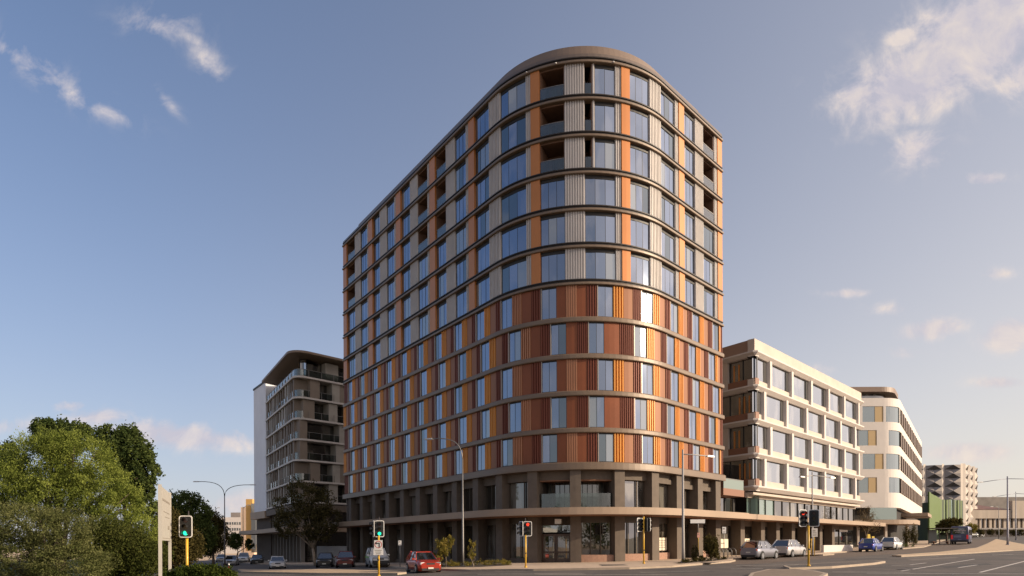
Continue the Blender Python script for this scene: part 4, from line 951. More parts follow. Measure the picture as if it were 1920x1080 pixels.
# ================================================================== signs
def sign(px, D, y0, y1, wpx, label, polem=steel, plate=whitep, base=.13, marks=2, name='parking_sign', markm=None, py_base=None):
    b = pt(px, D, base); zt_, zb_ = zat(px, y0, D), zat(px, y1, D); w = wpx*D/K
    t = thing(name, b, label, 'street sign'); mb = MB(); mb.tube([b, (b.x, b.y, zt_)], .035, 8); mb.build('post', polem, t, True)
    mb = MB(); mb.box((b.x, b.y-.06, (zt_+zb_)/2), (w, .02, zt_-zb_)); p = mb.build('plate', plate, t, True)
    mk = MB()
    for q in range(marks): mk.box((b.x-(0 if q else w*.08), b.y-.075, zt_-(zt_-zb_)*(.28+.42*q/max(1, marks-1)*1.2)), (w*(.45 if q == 0 else .6), .008, (zt_-zb_)*(.2 if q == 0 else .1)))
    mk.build('plate_marks', markm or ink, p, True); return t, b
sign(1357.5, 54, 988, 1000, 7, 'small white parking sign on a thin post at the end of the planted bed')
sign(750, 56, 1013.5, 1022.5, 6, 'small white parking sign on a thin post behind the red hatchback')
sign(1527, 60, 990.5, 1006.5, 11, 'white sign on a yellow post right of the red signal', yellow, mat('pale sign', (.5, .46, .42), .5), marks=3)
sign(1521, 61, 1010, 1013, 3, 'short yellow post beside the white sign right of the signal', yellow, yellow, marks=0, name='yellow_post')
t, b = sign(1309.5, 50, 999, 1008, 5, 'street name plate above a yellow post in the planted bed', yellow, mat('pink plate', (.6, .3, .22), .5), marks=1, name='street_name_sign')
mb = MB(); mb.tube([(b.x, b.y+.04, zat(1309, 1001, 50)), (b.x, b.y+.04, zat(1309, 974, 50))], .03, 6); mb.build('upper_post', steel, t, True)
mb = MB(); mb.box((b.x-.05, b.y, zat(1306, 977.5, 50)), (1.15, .04, .3)); mb.build('name_plate', whitep, t, True)
g_ = pt(429, 38, .05); t = thing('marker_post', g_, 'slim white marker post at the edge of the left hedge', 'marker post'); mb = MB(); mb.tube([g_, g_+Vector((0, 0, 1.2))], .04, 8); mb.build('post', whitep, t, True); mb = MB(); mb.cyl(g_+Vector((0, 0, 1.0)), (0, 0, 1), .043, .12, 8); mb.build('reflector', mat('sign red', (.5, .04, .02), .5), t, True)
# big information board at the left
p1 = Vector((*at(300, 25), 0)); p2 = Vector((*at(319, 29), 0)); bo = Fr(p1, p2-p1, (.9, .4, 0)); L = (p2-p1).length; gz = ground(p1.x)+.1
zt_ = zat(300, 908, 25); zb_ = zat(300, 1013, 25)
t = thing('information_board', (p1.x, p1.y, gz), 'tall cream information board on two posts seen edge on beside the left trees', 'sign board')
cb = mat('cream board', (.40, .375, .325), .6, 0, .06, 1.5)
for q in (0, L-.18): mb = MB(); bo.box(mb, q, q+.14, -.06, .06, gz-.3, zt_); mb.build('post', cb, t, True)
mb = MB(); bo.box(mb, .15, L-.15, -.035, .04, zb_, zt_-.06); pn = mb.build('panel', cb, t, True)
mb = MB()
for i, (a, b_, z, h) in enumerate(((.5, 3.7, .45, .16), (.9, 3.6, .95, .05), (1.5, 3.5, 1.15, .05), (2.8, 3.5, 1.5, .34), (.5, 3.7, 2.05, .03))): bo.box(mb, a, b_, .041, .048, zt_-.06-z-h*.5, zt_-.06-z)
mb.build('panel_text', ink, pn, True)

# ================================================================== cars
tyre = mat('tyre', (.012, .012, .012), .8); rimm = mat('wheel rim', (.35, .35, .36), .35, .8); cglass = glass('car window', (.012, .013, .014), .22, (1, 1, 1), .03, .002); hl = mat('headlight', (.6, .6, .6), .1, .3, coat=1); tl = mat('tail light', (.30, .01, .008), .2, coat=1); plm = mat('number plate', (.6, .58, .5), .5); trim = mat('black trim', (.015, .015, .015), .6)
def paintm(name, c, metal=.3): return mat(name, c, .3, metal, coat=.6)
def car(label, cat, loc, head_, m, kind='suv', L=4.5, W=1.82, Hh=1.65, extra=None, group=None, name='parked_car', dim=False):
    """local frame: +x forward, y left"""
    t = thing(name, loc, label, cat, group, head_)
    S = {'suv': dict(belt=.62, hood=(.50, .60), ws=.22, rf=.06, rr=-.31, rg=-.475, gc=.20), 'hatch': dict(belt=.60, hood=(.46, .58), ws=.24, rf=.05, rr=-.30, rg=-.48, gc=.13), 'sedan': dict(belt=.62, hood=(.50, .58), ws=.20, rf=.05, rr=-.18, rg=-.36, gc=.13), 'wagon4': dict(belt=.60, hood=(.52, .58), ws=.20, rf=.11, rr=-.44, rg=-.49, gc=.24), 'ute': dict(belt=.62, hood=(.54, .60), ws=.20, rf=.09, rr=-.12, rg=-.15, gc=.24)}[kind]
    hb = S['belt']*Hh; gc = S['gc']; w = W/2
    X = [-.5, -.485, -.44, -.30, -.15, 0, S['ws'], .36, .45, .485, .5]
    def top(x):
        if x > S['ws']: u = (x-S['ws'])/(.5-S['ws']); return hb*(1-.12*u-.14*u**4)
        if kind == 'sedan' and x < S['rg']: return hb*.99
        if kind == 'ute' and x < S['rg']: return hb*.98
        return hb
    def kx(x):
        a = abs(x); return 1-.20*max(0, (a-.38)/.12)**2
    rows = []
    for x in X:
        k = kx(x); zt_ = top(x); zb_ = gc+(.08 if abs(x) > .48 else 0); e = .93 if abs(x) > .49 else 1
        y = w*k*e
        half = [(0, zb_), (y*.86, zb_), (y*.97, zb_+.10), (y, hb*.55), (y*.985, hb*.80), (y*.93, zt_*.985), (y*.55, zt_+.02), (0, zt_+.03)]
        rows.append([Vector((x*L, -a, z)) for a, z in half]+[Vector((x*L, a, z)) for a, z in half[-2:0:-1]])
    mb = MB(); mb.grid(rows, 0, True, closed=True, caps=True); body = mb.build('body', m, t)
    # greenhouse
    xs = [S['rg'], S['rr'], S['rf'], S['ws']]; y0, y1 = w*.90, w*.64; zr = Hh
    def gh(x0, x1, x2, x3, grow=0.0): return None
    zb2 = hb-.02
    def ring(x, z, y): return [Vector((x*L, -y, z)), Vector((x*L, y, z))]
    g = MB(); r0, r1, f1, f0 = xs
    b0a, b0b = Vector((r0*L, -y0*.95, zb2)), Vector((r0*L, y0*.95, zb2)); c0a, c0b = Vector((r1*L, -y1, zr-.04)), Vector((r1*L, y1, zr-.04)); c1a, c1b = Vector((f1*L, -y1, zr-.04)), Vector((f1*L, y1, zr-.04)); b1a, b1b = Vector((f0*L, -y0, zb2)), Vector((f0*L, y0, zb2))
    g.face([b0b, b0a, c0a, c0b]); g.face([b1a, b1b, c1b, c1a]); g.face([b0a, b1a, c1a, c0a]); g.face([b1b, b0b, c0b, c1b]); g.build('window_glass', cglass, t)
    rf = MB(); rows = []
    for i, x in enumerate((r1-.015, r1+.03, (r1+f1)/2, f1-.03, f1+.012)):
        zz2 = zr-(.075, .03, 0, .008, .045)[i]; rows.append([Vector((x*L, -y1-.02, zz2-.05)), Vector((x*L, -y1*.92, zz2)), Vector((x*L, y1*.92, zz2)), Vector((x*L, y1+.02, zz2-.05))])
    rf.grid(rows, 0, True, closed=True, caps=True)
    def strip(a, b, wd):
        rf.tube([a, b], wd, 5)
    for a, b in ((b1a, c1a), (b1b, c1b)): strip(a, b, .035)
    for a, b in ((b0a, c0a), (b0b, c0b)):
        rf.tube([a+Vector((.02, 0, 0)), b+Vector((.05, 0, 0))], .075, 5)
    for s_ in (-1, 1):
        xm = (S['ws']+S['rr'])/2-.02; rf.tube([Vector((xm*L, s_*y0*.985, zb2)), Vector((xm*L, s_*y1, zr-.05))], .03, 4)
        xq = S['rr']+.045 if kind in ('suv', 'hatch', 'wagon4') else None
        if xq: rf.tube([Vector((xq*L-.12, s_*y0*.97, zb2)), Vector((xq*L, s_*y1, zr-.05))], .06, 4)
    rf.build('roof', m, t)
    wr = .335 if kind in ('suv', 'wagon4', 'ute') else .30
    for x in (-.30, .32):
        for s_ in (-1, 1):
            am = MB(); am.cyl((x*L, s_*(w*.985-.02), wr+.03), (0, 1, 0), wr*1.17, .07, 20); am.build('wheel_arch', trim, t)
            wh = MB(); wh.cyl((x*L, s_*(w-.10), wr), (0, 1, 0), wr, .24, 20); wo = wh.build('wheel', tyre, t)
            rm = MB(); rm.cyl((x*L, s_*(w+.025), wr), (0, 1, 0), wr*.64, .015, 14)
            for q in range(5):
                a = 2*math.pi*q/5; rm.box((x*L+math.cos(a)*wr*.33, s_*(w+.035), wr+math.sin(a)*wr*.33), (.07, .02, .07))
            rm.build('rim', rimm, wo)
    bp = MB(); bp.box((.497*L, 0, gc+.13), (.05, W*.72, .16)); bp.build('bumper', trim, t); bp = MB(); bp.box((-.497*L, 0, gc+.12), (.05, W*.72, .18)); bp.build('bumper', trim, t)
    for s_ in (-1, 1): bp = MB(); bp.box((0, s_*w*.985, gc+.05), (L*.42, .04, .1)); bp.build('side_skirt', trim, t)
    gr = MB(); gr.box((.497*L, 0, hb*.72), (.04, W*.34, .12)); gr.build('grille', trim, t)
    for s_ in (-1, 1):
        h = MB(); h.box((.475*L, s_*w*.66, hb*.76), (.12, .34, .14), -s_*.35); h.build('headlight', hl, t)
        q = MB(); q.box((-.480*L, s_*w*.70, hb*.84), (.10, .30 if kind != 'wagon4' else .16, .15 if kind != 'wagon4' else .3), s_*.3); q.build('tail_light', tl, t)
        mi = MB(); mi.box((S['ws']*L-.1, s_*(w+.06), hb+.07), (.14, .18, .13)); mi.build('mirror', m, t)
    p = MB(); p.box((.512*L, 0, gc+.22), (.02, .38, .11)); p.build('number_plate', plm, t); p = MB(); p.box((-.505*L, 0, hb*.62), (.03, .38, .11)); p.build('number_plate', plm, t)
    if extra: extra(t, L, w, hb, Hh, S)
    return t
def ang(dx, dy): return math.atan2(dy, dx)
def cpt(px, D): return pt(px, D, .005)
lg = 'cars on the left street'; rg_ = 'cars parked along the right street'
def rails(t, L, w, hb, Hh, S):
    mb = MB()
    for s_ in (-1, 1): mb.tube([(S['rr']*L, s_*w*.62, Hh+.05), (S['rf']*L, s_*w*.62, Hh+.05)], .025, 6)
    mb.build('roof_rail', trim, t)
def patrol(t, L, w, hb, Hh, S):
    rails(t, L, w, hb, Hh, S); mb = MB(); mb.tube([(.53*L, -w*.8, .45), (.54*L, -w*.8, .95), (.54*L, w*.8, .95), (.53*L, w*.8, .45)], .04, 6); mb.box((.53*L, 0, .55), (.06, w*1.7, .3)); mb.build('bull_bar', trim, t)
    mb = MB(); mb.box((-.1*L, -w-.004, hb*.86), (L*.62, .012, .10)); mb.box((-.1*L, w+.004, hb*.86), (L*.62, .012, .10)); mb.build('green_stripe', mat('lime stripe', (.25, .55, .05), .5), t)
car('red hatchback at the crossing in front of the yellow green plants', 'car', cpt(793, 45.5), ang(.40, -.92), paintm('bright red paint', (.36, .03, .012)), 'hatch', 3.95, 1.74, 1.50, group=lg)
car('white four wheel drive with a green stripe behind the arrow sign', 'car', cpt(707, 63), ang(.34, -.94), paintm('white car paint', (.62, .62, .60), 0), 'wagon4', 4.7, 1.88, 1.93, patrol, lg)
car('dark red wagon left of the white four wheel drive', 'car', cpt(648, 67), ang(.22, -.97), paintm('dark red paint', (.11, .012, .01)), 'suv', 4.6, 1.86, 1.72, group=lg)
car('dark grey wagon half hidden left of the dark red wagon', 'car', cpt(610, 71), ang(.22, -.97), paintm('charcoal paint', (.025, .025, .027)), 'suv', 4.4, 1.8, 1.62, group=lg)
car('white sedan alone on the left street before the brown apartment block', 'car', cpt(520, 73), ang(.36, -.93), paintm('silver white paint', (.50, .50, .50), .1), 'sedan', 4.5, 1.76, 1.42, group=lg)
car('dark sedan left of the white sedan on the far left street', 'car', cpt(482, 98), ang(.35, -.94), paintm('black paint', (.018, .018, .02)), 'sedan', 4.6, 1.8, 1.45, group=lg)
car('white utility behind the street lamp on the far left street', 'car', cpt(457, 108), ang(.35, -.94), MATS['white car paint'], 'ute', 5.0, 1.85, 1.75, group=lg)
car('silver sedan behind the slim marker post on the left street', 'car', cpt(434, 92), ang(.3, -.95), paintm('silver paint', (.36, .36, .37), .5), 'sedan', 4.5, 1.78, 1.45, group=lg)
car('smallest silver car farthest down the left street', 'car', cpt(415, 122), ang(.4, -.92), MATS['silver paint'], 'sedan', 4.4, 1.76, 1.45, group=lg)
hR = ang(dR.x, dR.y)
car('grey wagon parked nearest the planted bed on the right street', 'car', cpt(1424, 56.5), hR-.02, paintm('grey blue paint', (.20, .20, .225), .4), 'suv', 4.35, 1.8, 1.62, rails, rg_)
car('silver wagon parked in front of the grey wagon', 'car', cpt(1479, 61.5), hR, paintm('light silver paint', (.48, .46, .45), .3), 'suv', 4.6, 1.84, 1.68, group=rg_)
car('blue wagon parked on the right street', 'car', cpt(1633, 77), hR+.02, paintm('blue paint', (.02, .05, .28), .3), 'suv', 4.4, 1.82, 1.62, group=rg_)
car('white wagon parked in front of the blue wagon', 'car', cpt(1672, 84), hR+.02, MATS['white car paint'], 'suv', 4.5, 1.84, 1.66, group=rg_)
for i, (px, D, c, lb_) in enumerate(((1833, 205, 'light silver paint', 'silver car far off, left of the distant poles'), (1846, 210, 'white car paint', 'white car far off beside the silver one'), (1882, 215, 'light silver paint', 'silver car far off behind the tallest right lamp'), (1895, 222, 'white car paint', 'white car far off right of the tallest lamp'), (1912, 200, 'charcoal paint', 'dark car far off at the right edge'), (1822, 200, 'charcoal paint', 'dark car far off just right of the bus'))):
    car(lb_, 'car', cpt(px, D), R(20), MATS[c], 'suv', group='distant parked cars at the right')
# bus
bt = thing('city_bus', cpt(1803, 112), 'dark blue bus seen from behind on the right street', 'bus', rz=ang(.62, .785))
bb = mat('bus blue', (.09, .10, .17), .4, .1, .4, .8); BL, BW, BH = 11, 2.5, 3.1
rows = []
for x, k, zt_ in ((-5.5, .94, 2.95), (-5.42, 1, 3.05), (5.4, 1, 3.1), (5.5, .94, 2.9)):
    y = BW/2*k; rows.append([Vector((x, -y, .35)), Vector((x, -y, zt_-.25)), Vector((x, -y*.86, zt_)), Vector((x, y*.86, zt_)), Vector((x, y, zt_-.25)), Vector((x, y, .35))])
mb = MB(); mb.grid(rows, 0, True, closed=True, caps=True); mb.build('body', bb, bt)
mb = MB(); mb.box((-5.52, 0, 2.2), (.03, 2.0, .95)); mb.build('rear_window', cglass, bt)
for s_ in (-1, 1):
    mb = MB(); mb.box((0, s_*1.255, 2.05), (9.6, .03, .95)); mb.build('side_window', cglass, bt)
    mb = MB(); mb.box((-5.52, s_*1.08, 1.2), (.05, .28, .7)); mb.build('tail_light', emat('tail glow', (.6, .02, .02), .25), bt)
    for x in (-3.2, 3.4): mb = MB(); mb.cyl((x, s_*1.13, .48), (0, 1, 0), .48, .28, 18); wo = mb.build('wheel', tyre, bt); mb = MB(); mb.cyl((x, s_*1.28, .48), (0, 1, 0), .26, .03, 12); mb.build('rim', rimm, wo)
mb = MB()
for q in range(9): mb.box((-5.55, -.78+q*.19, 2.30+(.03 if q % 2 else 0)), (.02, .12, .2))
for q in range(7): mb.box((-5.55, -.55+q*.18, 2.0), (.02, .11, .11))
mb.build('rear_lettering', mat('pale lettering', (.55, .45, .45), .6), bt)
mb = MB(); mb.box((-5.54, .3, 1.3), (.03, 1.0, .35)); mb.box((-5.54, 0, .8), (.03, .5, .14)); mb.build('rear_panel', mat('pale blue panel', (.2, .22, .3), .5), bt)
mb = MB(); mb.box((-5.56, 0, .5), (.1, 2.3, .3)); mb.build('bumper', trim, bt)
# bus shelter
sp = pt(1767, 108, .12); t = thing('bus_shelter', sp, 'dark glazed bus shelter left of the blue bus', 'bus shelter')
mb = MB(); mb.box((sp.x, sp.y, sp.z+2.7), (4.2, 1.8, .15)); mb.build('roof', bronze_dk, t, True)
for dx in (-1.9, 0, 1.9): mb = MB(); mb.box((sp.x+dx, sp.y+.7, sp.z+1.3), (.1, .1, 2.6)); mb.build('post', dsteel, t, True)
mb = MB(); mb.box((sp.x-1.2, sp.y+.72, sp.z+1.35), (1.4, .06, 2.3)); mb.build('advert_panel', mat('grey advert', (.10, .11, .10), .4), t, True); mb = MB(); mb.box((sp.x, sp.y+.4, sp.z+.45), (3, .4, .06)); mb.box((sp.x-1.2, sp.y+.4, sp.z+.22), (.06, .3, .42)); mb.box((sp.x+1.2, sp.y+.4, sp.z+.22), (.06, .3, .42)); mb.build('bench', soffit_m, t, True)
# bicycle hoops, yellow boards, low wall
for i in range(6):
    x, y = RT(5.0+i*.85, 1.7); z = ground(x)+.135; t = MB(); P = []
    for j in range(9): a = math.pi*j/8; P.append((x-nR.x*.4*math.cos(a), y-nR.y*.4*math.cos(a), z+.5+.35*math.sin(a)))
    P = [(P[0][0], P[0][1], z)]+P+[(P[-1][0], P[-1][1], z)]; t.tube(P, .035, 6)
    props(t.build('bicycle_hoop', steel, loc=(x, y, z)), ['first', 'second', 'third', 'fourth', 'fifth', 'sixth'][i]+' steel bicycle hoop from the planted bed, in the row behind the grey wagon', 'bicycle rack', 'bicycle hoops behind the grey wagon')
for px, D, lb_ in ((1629, 84, 'larger yellow folding board on the footpath behind the blue wagon'), (1637, 87, 'smaller yellow folding board right of the larger one behind the blue wagon')):
    g_ = pt(px, D, .14); mb = MB(); h = 2.0 if px == 1629 else 1.7
    for s_ in (-1, 1): mb.face([g_+Vector((-.35, s_*.3, 0)), g_+Vector((.35, s_*.3, 0)), g_+Vector((.15, 0, h)), g_+Vector((-.15, 0, h))]); mb.face([g_+Vector((-.35, s_*.33, 0)), g_+Vector((.35, s_*.33, 0)), g_+Vector((.15, s_*.03, h)), g_+Vector((-.15, s_*.03, h))])
    props(mb.build('folding_board', mat('yellow board', (.75, .52, .06), .5), loc=g_), lb_, 'sign board')
t = MB(); a = Vector((*at(594, 84), 0)); b = Vector((*at(650, 80), 0)); f = Fr(a, b-a, (0, -1, 0)); f.box(t, 0, (b-a).length, -.3, 0, -1.3, zat(620, 1024, 82)); props(t.build('low_wall', mat('grey rendered wall', (.24, .23, .22), .8, 0, .1, 1), loc=(a.x, a.y, -1)), 'low grey rendered wall behind the dark red wagon', 'wall')
t = MB(); a = Vector((*RT(27, 4.0), 0)); f = Fr(a, dR, nR); f.box(t, 0, 10, -.3, 0, .2, 1.35); props(t.build('planter_wall', cream, loc=(a.x, a.y, .4)), 'low white wall on the footpath left of the blue wagon', 'wall')

# ================================================================== trees and plants
import numpy as np
bark = mat('bark', (.09, .065, .045), .9, 0, .3, 4, .5, 20); bark_l = mat('pale bark', (.24, .19, .14), .9, 0, .3, 3, .5, 20)
def leafmat(name, c1, c2, trans=.3, scale=.9):
    m = bpy.data.materials.new(name); m.use_nodes = True; t = m.node_tree; t.nodes.clear()
    o = t.nodes.new('ShaderNodeOutputMaterial'); mx = t.nodes.new('ShaderNodeMixShader'); d = t.nodes.new('ShaderNodeBsdfDiffuse'); tr = t.nodes.new('ShaderNodeBsdfTranslucent')
    at_ = t.nodes.new('ShaderNodeAttribute'); at_.attribute_name = 'hue'; rp = t.nodes.new('ShaderNodeValToRGB'); rp.color_ramp.elements[0].color = (*c1, 1); rp.color_ramp.elements[1].color = (*c2, 1)
    t.links.new(at_.outputs['Fac'], rp.inputs[0]); t.links.new(rp.outputs[0], d.inputs[0]); t.links.new(rp.outputs[0], tr.inputs[0])
    mx.inputs[0].default_value = trans; t.links.new(d.outputs[0], mx.inputs[1]); t.links.new(tr.outputs[0], mx.inputs[2]); t.links.new(mx.outputs[0], o.inputs[0]); return m
def leaves(name, blobs, n, size, m, parent=None, loc=(0, 0, 0), seed=1, clump=.16, aspect=.5, droop=0.0, per=26):
    rng = np.random.default_rng(seed); tot_ = sum(b[3]*b[4]+b[3]*b[5] for b in blobs); V_ = []; HU = []
    for bx, by, bz, rx, ry, rz in blobs:
        k = int(n*(rx*ry+rx*rz)/tot_); nc = max(3, k//per)
        d = rng.normal(size=(nc, 3)); d /= np.linalg.norm(d, axis=1)[:, None]; rad = rng.uniform(.35, 1.0, nc)**.5
        lump = 1+.16*np.sin(d[:, 0]*5+seed)*np.cos(d[:, 2]*4+bx)
        c = d*(rad*lump)[:, None]; ci = rng.integers(0, nc, k); p = c[ci]+rng.normal(size=(k, 3))*clump
        V_.append(p*np.array([rx, ry, rz])+np.array([bx, by, bz])); ch = rng.uniform(0, 1, nc); HU.append(np.clip(ch[ci]*.75+rng.uniform(-.12, .3, k), 0, 1))
    p = np.vstack(V_); hu = np.concatenate(HU); k = len(p)
    nrm = rng.normal(size=(k, 3)); nrm[:, 2] = nrm[:, 2]*.8+.35; nrm /= np.linalg.norm(nrm, axis=1)[:, None]
    a = np.cross(nrm, rng.normal(size=(k, 3))); a[:, 2] -= droop; a /= np.linalg.norm(a, axis=1)[:, None]; b = np.cross(nrm, a)
    s = size*rng.uniform(.6, 1.35, k)[:, None]
    q = np.stack([p-a*s*.5, p+b*s*aspect*.5, p+a*s*.5, p-b*s*aspect*.5], 1).reshape(-1, 3)-np.array(loc)
    me = bpy.data.meshes.new(name); me.vertices.add(4*k); me.vertices.foreach_set('co', q.astype('f').ravel()); me.loops.add(4*k); me.loops.foreach_set('vertex_index', np.arange(4*k)); me.polygons.add(k); me.polygons.foreach_set('loop_start', np.arange(0, 4*k, 4)); me.polygons.foreach_set('loop_total', np.full(k, 4)); me.update(calc_edges=True)
    at_ = me.attributes.new('hue', 'FLOAT', 'FACE'); at_.data.foreach_set('value', hu.astype('f')); me.materials.append(m)
    o = bpy.data.objects.new(name, me); COL.objects.link(o)
    if parent is not None: o.parent = parent
    else: o.location = loc
    return o
def pb(px, py, D, rpx, rpy, rd=None):
    """crown clump given by where it stands: direction, distance and apparent size"""
    x, y = at(px, D); return (x, y, zat(px, py, D), rpx*D/K, (rd if rd else rpx*D/K*.9), rpy*D/K)
def tree(label, base_px, D, blobs, n, size, m, seed, bm_=bark, r=.2, name='tree', cat='tree', group=None, **kw):
    b = pt(base_px, D, -.1); t = thing(name, b, label, cat, group)
    rnd = random.Random(seed); mb = MB(); cx = sum(q[0] for q in blobs)/len(blobs); cy = sum(q[1] for q in blobs)/len(blobs); cz = min(q[2] for q in blobs)
    fork = Vector((b.x+(cx-b.x)*.35, b.y+(cy-b.y)*.35, b.z+max(.6, (cz-b.z)*.55)))
    mb.tube([b, b.lerp(fork, .5)+Vector((rnd.uniform(-.1, .1), 0, 0)), fork], [r*1.2, r, r*.85], 8)
    for q in blobs:
        e = Vector(q[:3]); mid = fork.lerp(e, .55)+Vector((rnd.uniform(-.3, .3), rnd.uniform(-.3, .3), -.1)); mb.tube([fork, mid, e], [r*.6, r*.35, r*.12], 6)
        for _ in range(4):
            f = e+Vector((rnd.uniform(-1, 1)*q[3], rnd.uniform(-1, 1)*q[4], rnd.uniform(-.3, .9)*q[5]))*.75; mb.tube([mid, mid.lerp(f, .6)+Vector((0, 0, .1)), f], [r*.25, r*.15, r*.05], 5)
    mb.build('trunk', bm_, t, True); leaves('crown', blobs, n, size, m, t, tuple(t.location), seed, **kw); return t
lm_light = leafmat('light green leaves', (.085, .115, .022), (.30, .34, .075), .4); lm_dark = leafmat('dark green leaves', (.036, .056, .018), (.125, .155, .045), .35)
lm_grey = leafmat('grey green leaves', (.06, .075, .022), (.19, .19, .075), .3); lm_brown = leafmat('olive brown leaves', (.045, .040, .014), (.105, .085, .030), .3); lm_olive = leafmat('deep olive leaves', (.045, .040, .018), (.12, .10, .04), .35); lm_yel = leafmat('yellow green leaves', (.10, .10, .02), (.32, .24, .06), .35)
D = 40
tree('large light green feathery tree filling the left of the view', 110, D, [pb(75, 880, D, 75, 62), pb(150, 868, D, 62, 60), pb(25, 915, D, 55, 55), pb(105, 835, D, 45, 28), pb(190, 920, D, 60, 55), pb(110, 930, D, 75, 50), pb(225, 955, D, 45, 45), pb(255, 1000, D, 42, 45), pb(-30, 900, D, 50, 60)], 100000, .14, lm_light, 3, r=.3, aspect=.35, droop=.5, clump=.085, per=60)
D = 52
tree('tall dark green tree behind the light feathery tree, left of the board', 235, D, [pb(235, 850, D, 48, 48), pb(212, 825, D, 30, 30), pb(262, 880, D, 32, 48), pb(240, 905, D, 40, 45), pb(270, 935, D, 25, 40)], 30000, .22, lm_dark, 4, r=.26, aspect=.6, clump=.085, per=45)
D = 58
tree('dark open treetop rising above the light feathery tree', 120, D, [pb(105, 815, D, 40, 32), pb(150, 820, D, 36, 28), pb(85, 800, D, 22, 16), pb(20, 870, D, 30, 40)], 14000, .24, lm_dark, 5, r=.24, aspect=.6, clump=.10)
D = 33
tree('wide grey green flowering shrub at the lower left corner', 60, D, [pb(40, 985, D, 75, 42), pb(115, 1000, D, 60, 48), pb(30, 1050, D, 80, 45), pb(130, 1060, D, 70, 40), pb(-30, 1000, D, 50, 60)], 64000, .115, lm_grey, 6, r=.12, name='shrub', cat='shrub', aspect=.35, clump=.08, per=40)
D = 37
tree('dense olive shrub between the flowering shrub and the information board', 220, D, [pb(215, 1035, D, 60, 55), pb(265, 1045, D, 45, 45), pb(180, 1010, D, 40, 40)], 34000, .15, leafmat('mid olive leaves', (.035, .048, .012), (.10, .105, .028), .3), 8, r=.12, name='shrub', cat='shrub', aspect=.4, clump=.13)
D = 55
tree('brown green bushy tree right behind the information board', 320, D, [pb(315, 1000, D, 32, 45), pb(345, 1020, D, 34, 40), pb(300, 1035, D, 32, 38)], 22000, .2, lm_brown, 9, r=.16, clump=.13)
D = 78
tree('dark rounded tree behind the nearest green signal', 350, D, [pb(345, 950, D, 28, 28), pb(368, 965, D, 26, 32), pb(335, 985, D, 26, 36), pb(375, 1005, D, 28, 34), pb(350, 1025, D, 34, 28)], 22000, .3, lm_dark, 10, r=.25, clump=.12)
D = 92
tree('thin brown tree left of the double arm street lamp', 400, D, [pb(398, 985, D, 22, 26), pb(412, 1005, D, 18, 26), pb(390, 1020, D, 22, 22)], 10000, .3, lm_brown, 11, r=.2, clump=.14)
D = 120
tree('small round dark tree before the distant white block', 442, D, [pb(440, 1015, D, 13, 14), pb(468, 1020, D, 8, 9)], 4000, .35, lm_dark, 12, r=.15, clump=.16)
D = 80
tree('dark leaning tree in front of the brown apartment block', 592, D, [pb(570, 925, D, 34, 28), pb(545, 955, D, 32, 30), pb(600, 945, D, 34, 30), pb(575, 975, D, 45, 32), pb(615, 975, D, 24, 28), pb(535, 985, D, 24, 24), pb(600, 1000, D, 28, 18)], 13000, .26, lm_olive, 13, bark_l, r=.2, clump=.10)
D = 27
o = leaves('clipped_hedge', [pb(350, 1090, D, 30, 28), pb(385, 1080, D, 30, 22), pb(415, 1088, D, 28, 24), pb(320, 1095, D, 30, 24)], 30000, .10, leafmat('hedge leaves', (.02, .035, .008), (.07, .085, .018), .25), None, (*at(380, D), ground(at(380, D)[0])), 14, aspect=.6, clump=.12)
props(o, 'low green hedge at the bottom left around the nearest signal', 'hedge')
# plants in the beds
def plant(label, px, D, blobs, n, size, m, seed, name='garden_plant', r=.04, group='young plants in the garden beds', **kw): return tree(label, px, D, blobs, n, size, m, seed, bark_l, r, name, 'plant', group, **kw)
D = 50
plant('yellow green spiky plant right behind the red hatchback', 835, D, [pb(832, 1025, D, 14, 16), pb(842, 1015, D, 9, 9)], 1500, .22, lm_yel, 20, aspect=.22)
plant('small leafy plant low beside the red hatchback bonnet', 815, D, [pb(818, 1046, D, 10, 10)], 700, .16, lm_yel, 21)
D = 49.5
plant('slim staked sapling right of the tall street lamp', 886, D, [pb(885, 1028, D, 7, 14), pb(884, 1042, D, 8, 8)], 800, .16, lm_yel, 22, aspect=.3)
D = 50
plant('round olive shrub on thin stems before the tower right end', 1333, D, [pb(1333, 1022, D, 13, 17), pb(1336, 1034, D, 11, 10)], 3500, .13, lm_brown, 23)
plant('narrow dark shrub left of the street name post', 1302, D, [pb(1303, 1035, D, 6, 16)], 900, .12, lm_olive, 24)
plant('low leafy plant at the foot of the yellow street name post', 1308, D-1, [pb(1308, 1048, D, 12, 5)], 900, .12, lm_brown, 25)
rnd = random.Random(5)
def scatter(name, pts_, n, lo, hi, m, seed):
    P = []
    for _ in range(n):
        u, v = rnd.random(), rnd.random(); a = Vector(pts_[0]).lerp(Vector(pts_[1]), u); b = Vector(pts_[3]).lerp(Vector(pts_[2]), u); p = a.lerp(b, .15+.7*v); h = rnd.uniform(lo, hi); P.append((p.x, p.y, ground(p.x)+.14+h*.5, h*.7, h*.7, h*.6))
    o = leaves(name, P, n*110, .10, m, None, (P[0][0], P[0][1], ground(P[0][0])), seed, aspect=.3, clump=.3); props(o, kind='stuff', label='low leafy ground cover in a garden bed'); return o
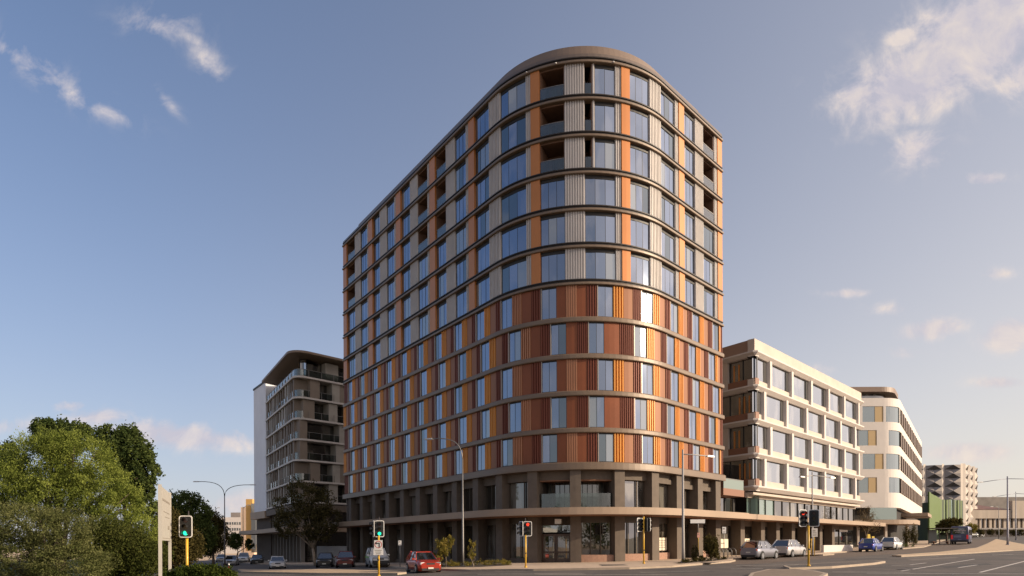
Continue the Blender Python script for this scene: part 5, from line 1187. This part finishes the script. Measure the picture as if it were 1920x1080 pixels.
scatter('ground_cover', [bed1[0], bed1[2], bed1[3], bed1[5]], 55, .2, .42, lm_yel, 31); scatter('ground_cover', [bed2[0], bed2[2], bed2[3], bed2[5]], 30, .15, .3, lm_brown, 32); scatter('ground_cover', [bed3[0], bed3[1], bed3[2], bed3[3]], 22, .3, .6, lm_dark, 33)
# right hand street trees
D = 92; tree('thin brown street tree before the white rounded building', 1625, D, [pb(1626, 965, D, 13, 18), pb(1632, 988, D, 14, 16), pb(1614, 983, D, 9, 14)], 1700, .16, leafmat('dry brown leaves', (.10, .075, .04), (.20, .15, .08), .3), 40, bark_l, r=.10, clump=.22)
D = 120; tree('dark spreading tree behind the bus shelter', 1775, D, [pb(1778, 983, D, 17, 10), pb(1790, 978, D, 12, 8), pb(1765, 990, D, 10, 8)], 5000, .3, lm_brown, 41, r=.15, clump=.15)
D = 180; tree('small pale tree right of the bus', 1822, D, [pb(1822, 990, D, 8, 9)], 1500, .35, lm_yel, 42, r=.12, clump=.2)
for i, px in enumerate((1838, 1858, 1874, 1900, 1915)):
    D = 195+i; tree(['small bush before the hall, first from the bus', 'small bush before the hall, second from the bus', 'small bush before the hall, third from the bus', 'small bush before the hall, fourth from the bus', 'small bush before the hall at the right edge'][i], px, D, [pb(px, 998, D, 6, 5)], 900, .35, lm_olive, 43+i, r=.06, name='bush', cat='bush', group='bushes before the low hall', clump=.2)
D = 93
for i, px in enumerate((1700, 1714)):
    tree(['columnar brown shrub left of its pair by the rounded building', 'columnar brown shrub right of its pair by the rounded building'][i], px, D, [pb(px, 1005, D, 6, 18)], 1500, .16, lm_brown, 50+i, r=.05, name='shrub', cat='shrub', clump=.2)

# trees standing across the road behind the viewpoint: they show only as reflections in the glass
P_ = []
rnd = random.Random(9)
for i in range(34):
    x = -120+i*8.5; P_.append((x+rnd.uniform(-2, 2), -48+rnd.uniform(-8, 8), rnd.uniform(3, 6.5), rnd.uniform(4, 6), 4, rnd.uniform(3.5, 6.5)))
o = leaves('tree_line', P_, 30000, .9, lm_dark, None, (0, -48, 0), 77, aspect=.6, clump=.2); props(o, kind='stuff', label='belt of dark trees on the far side of the road behind the viewer')
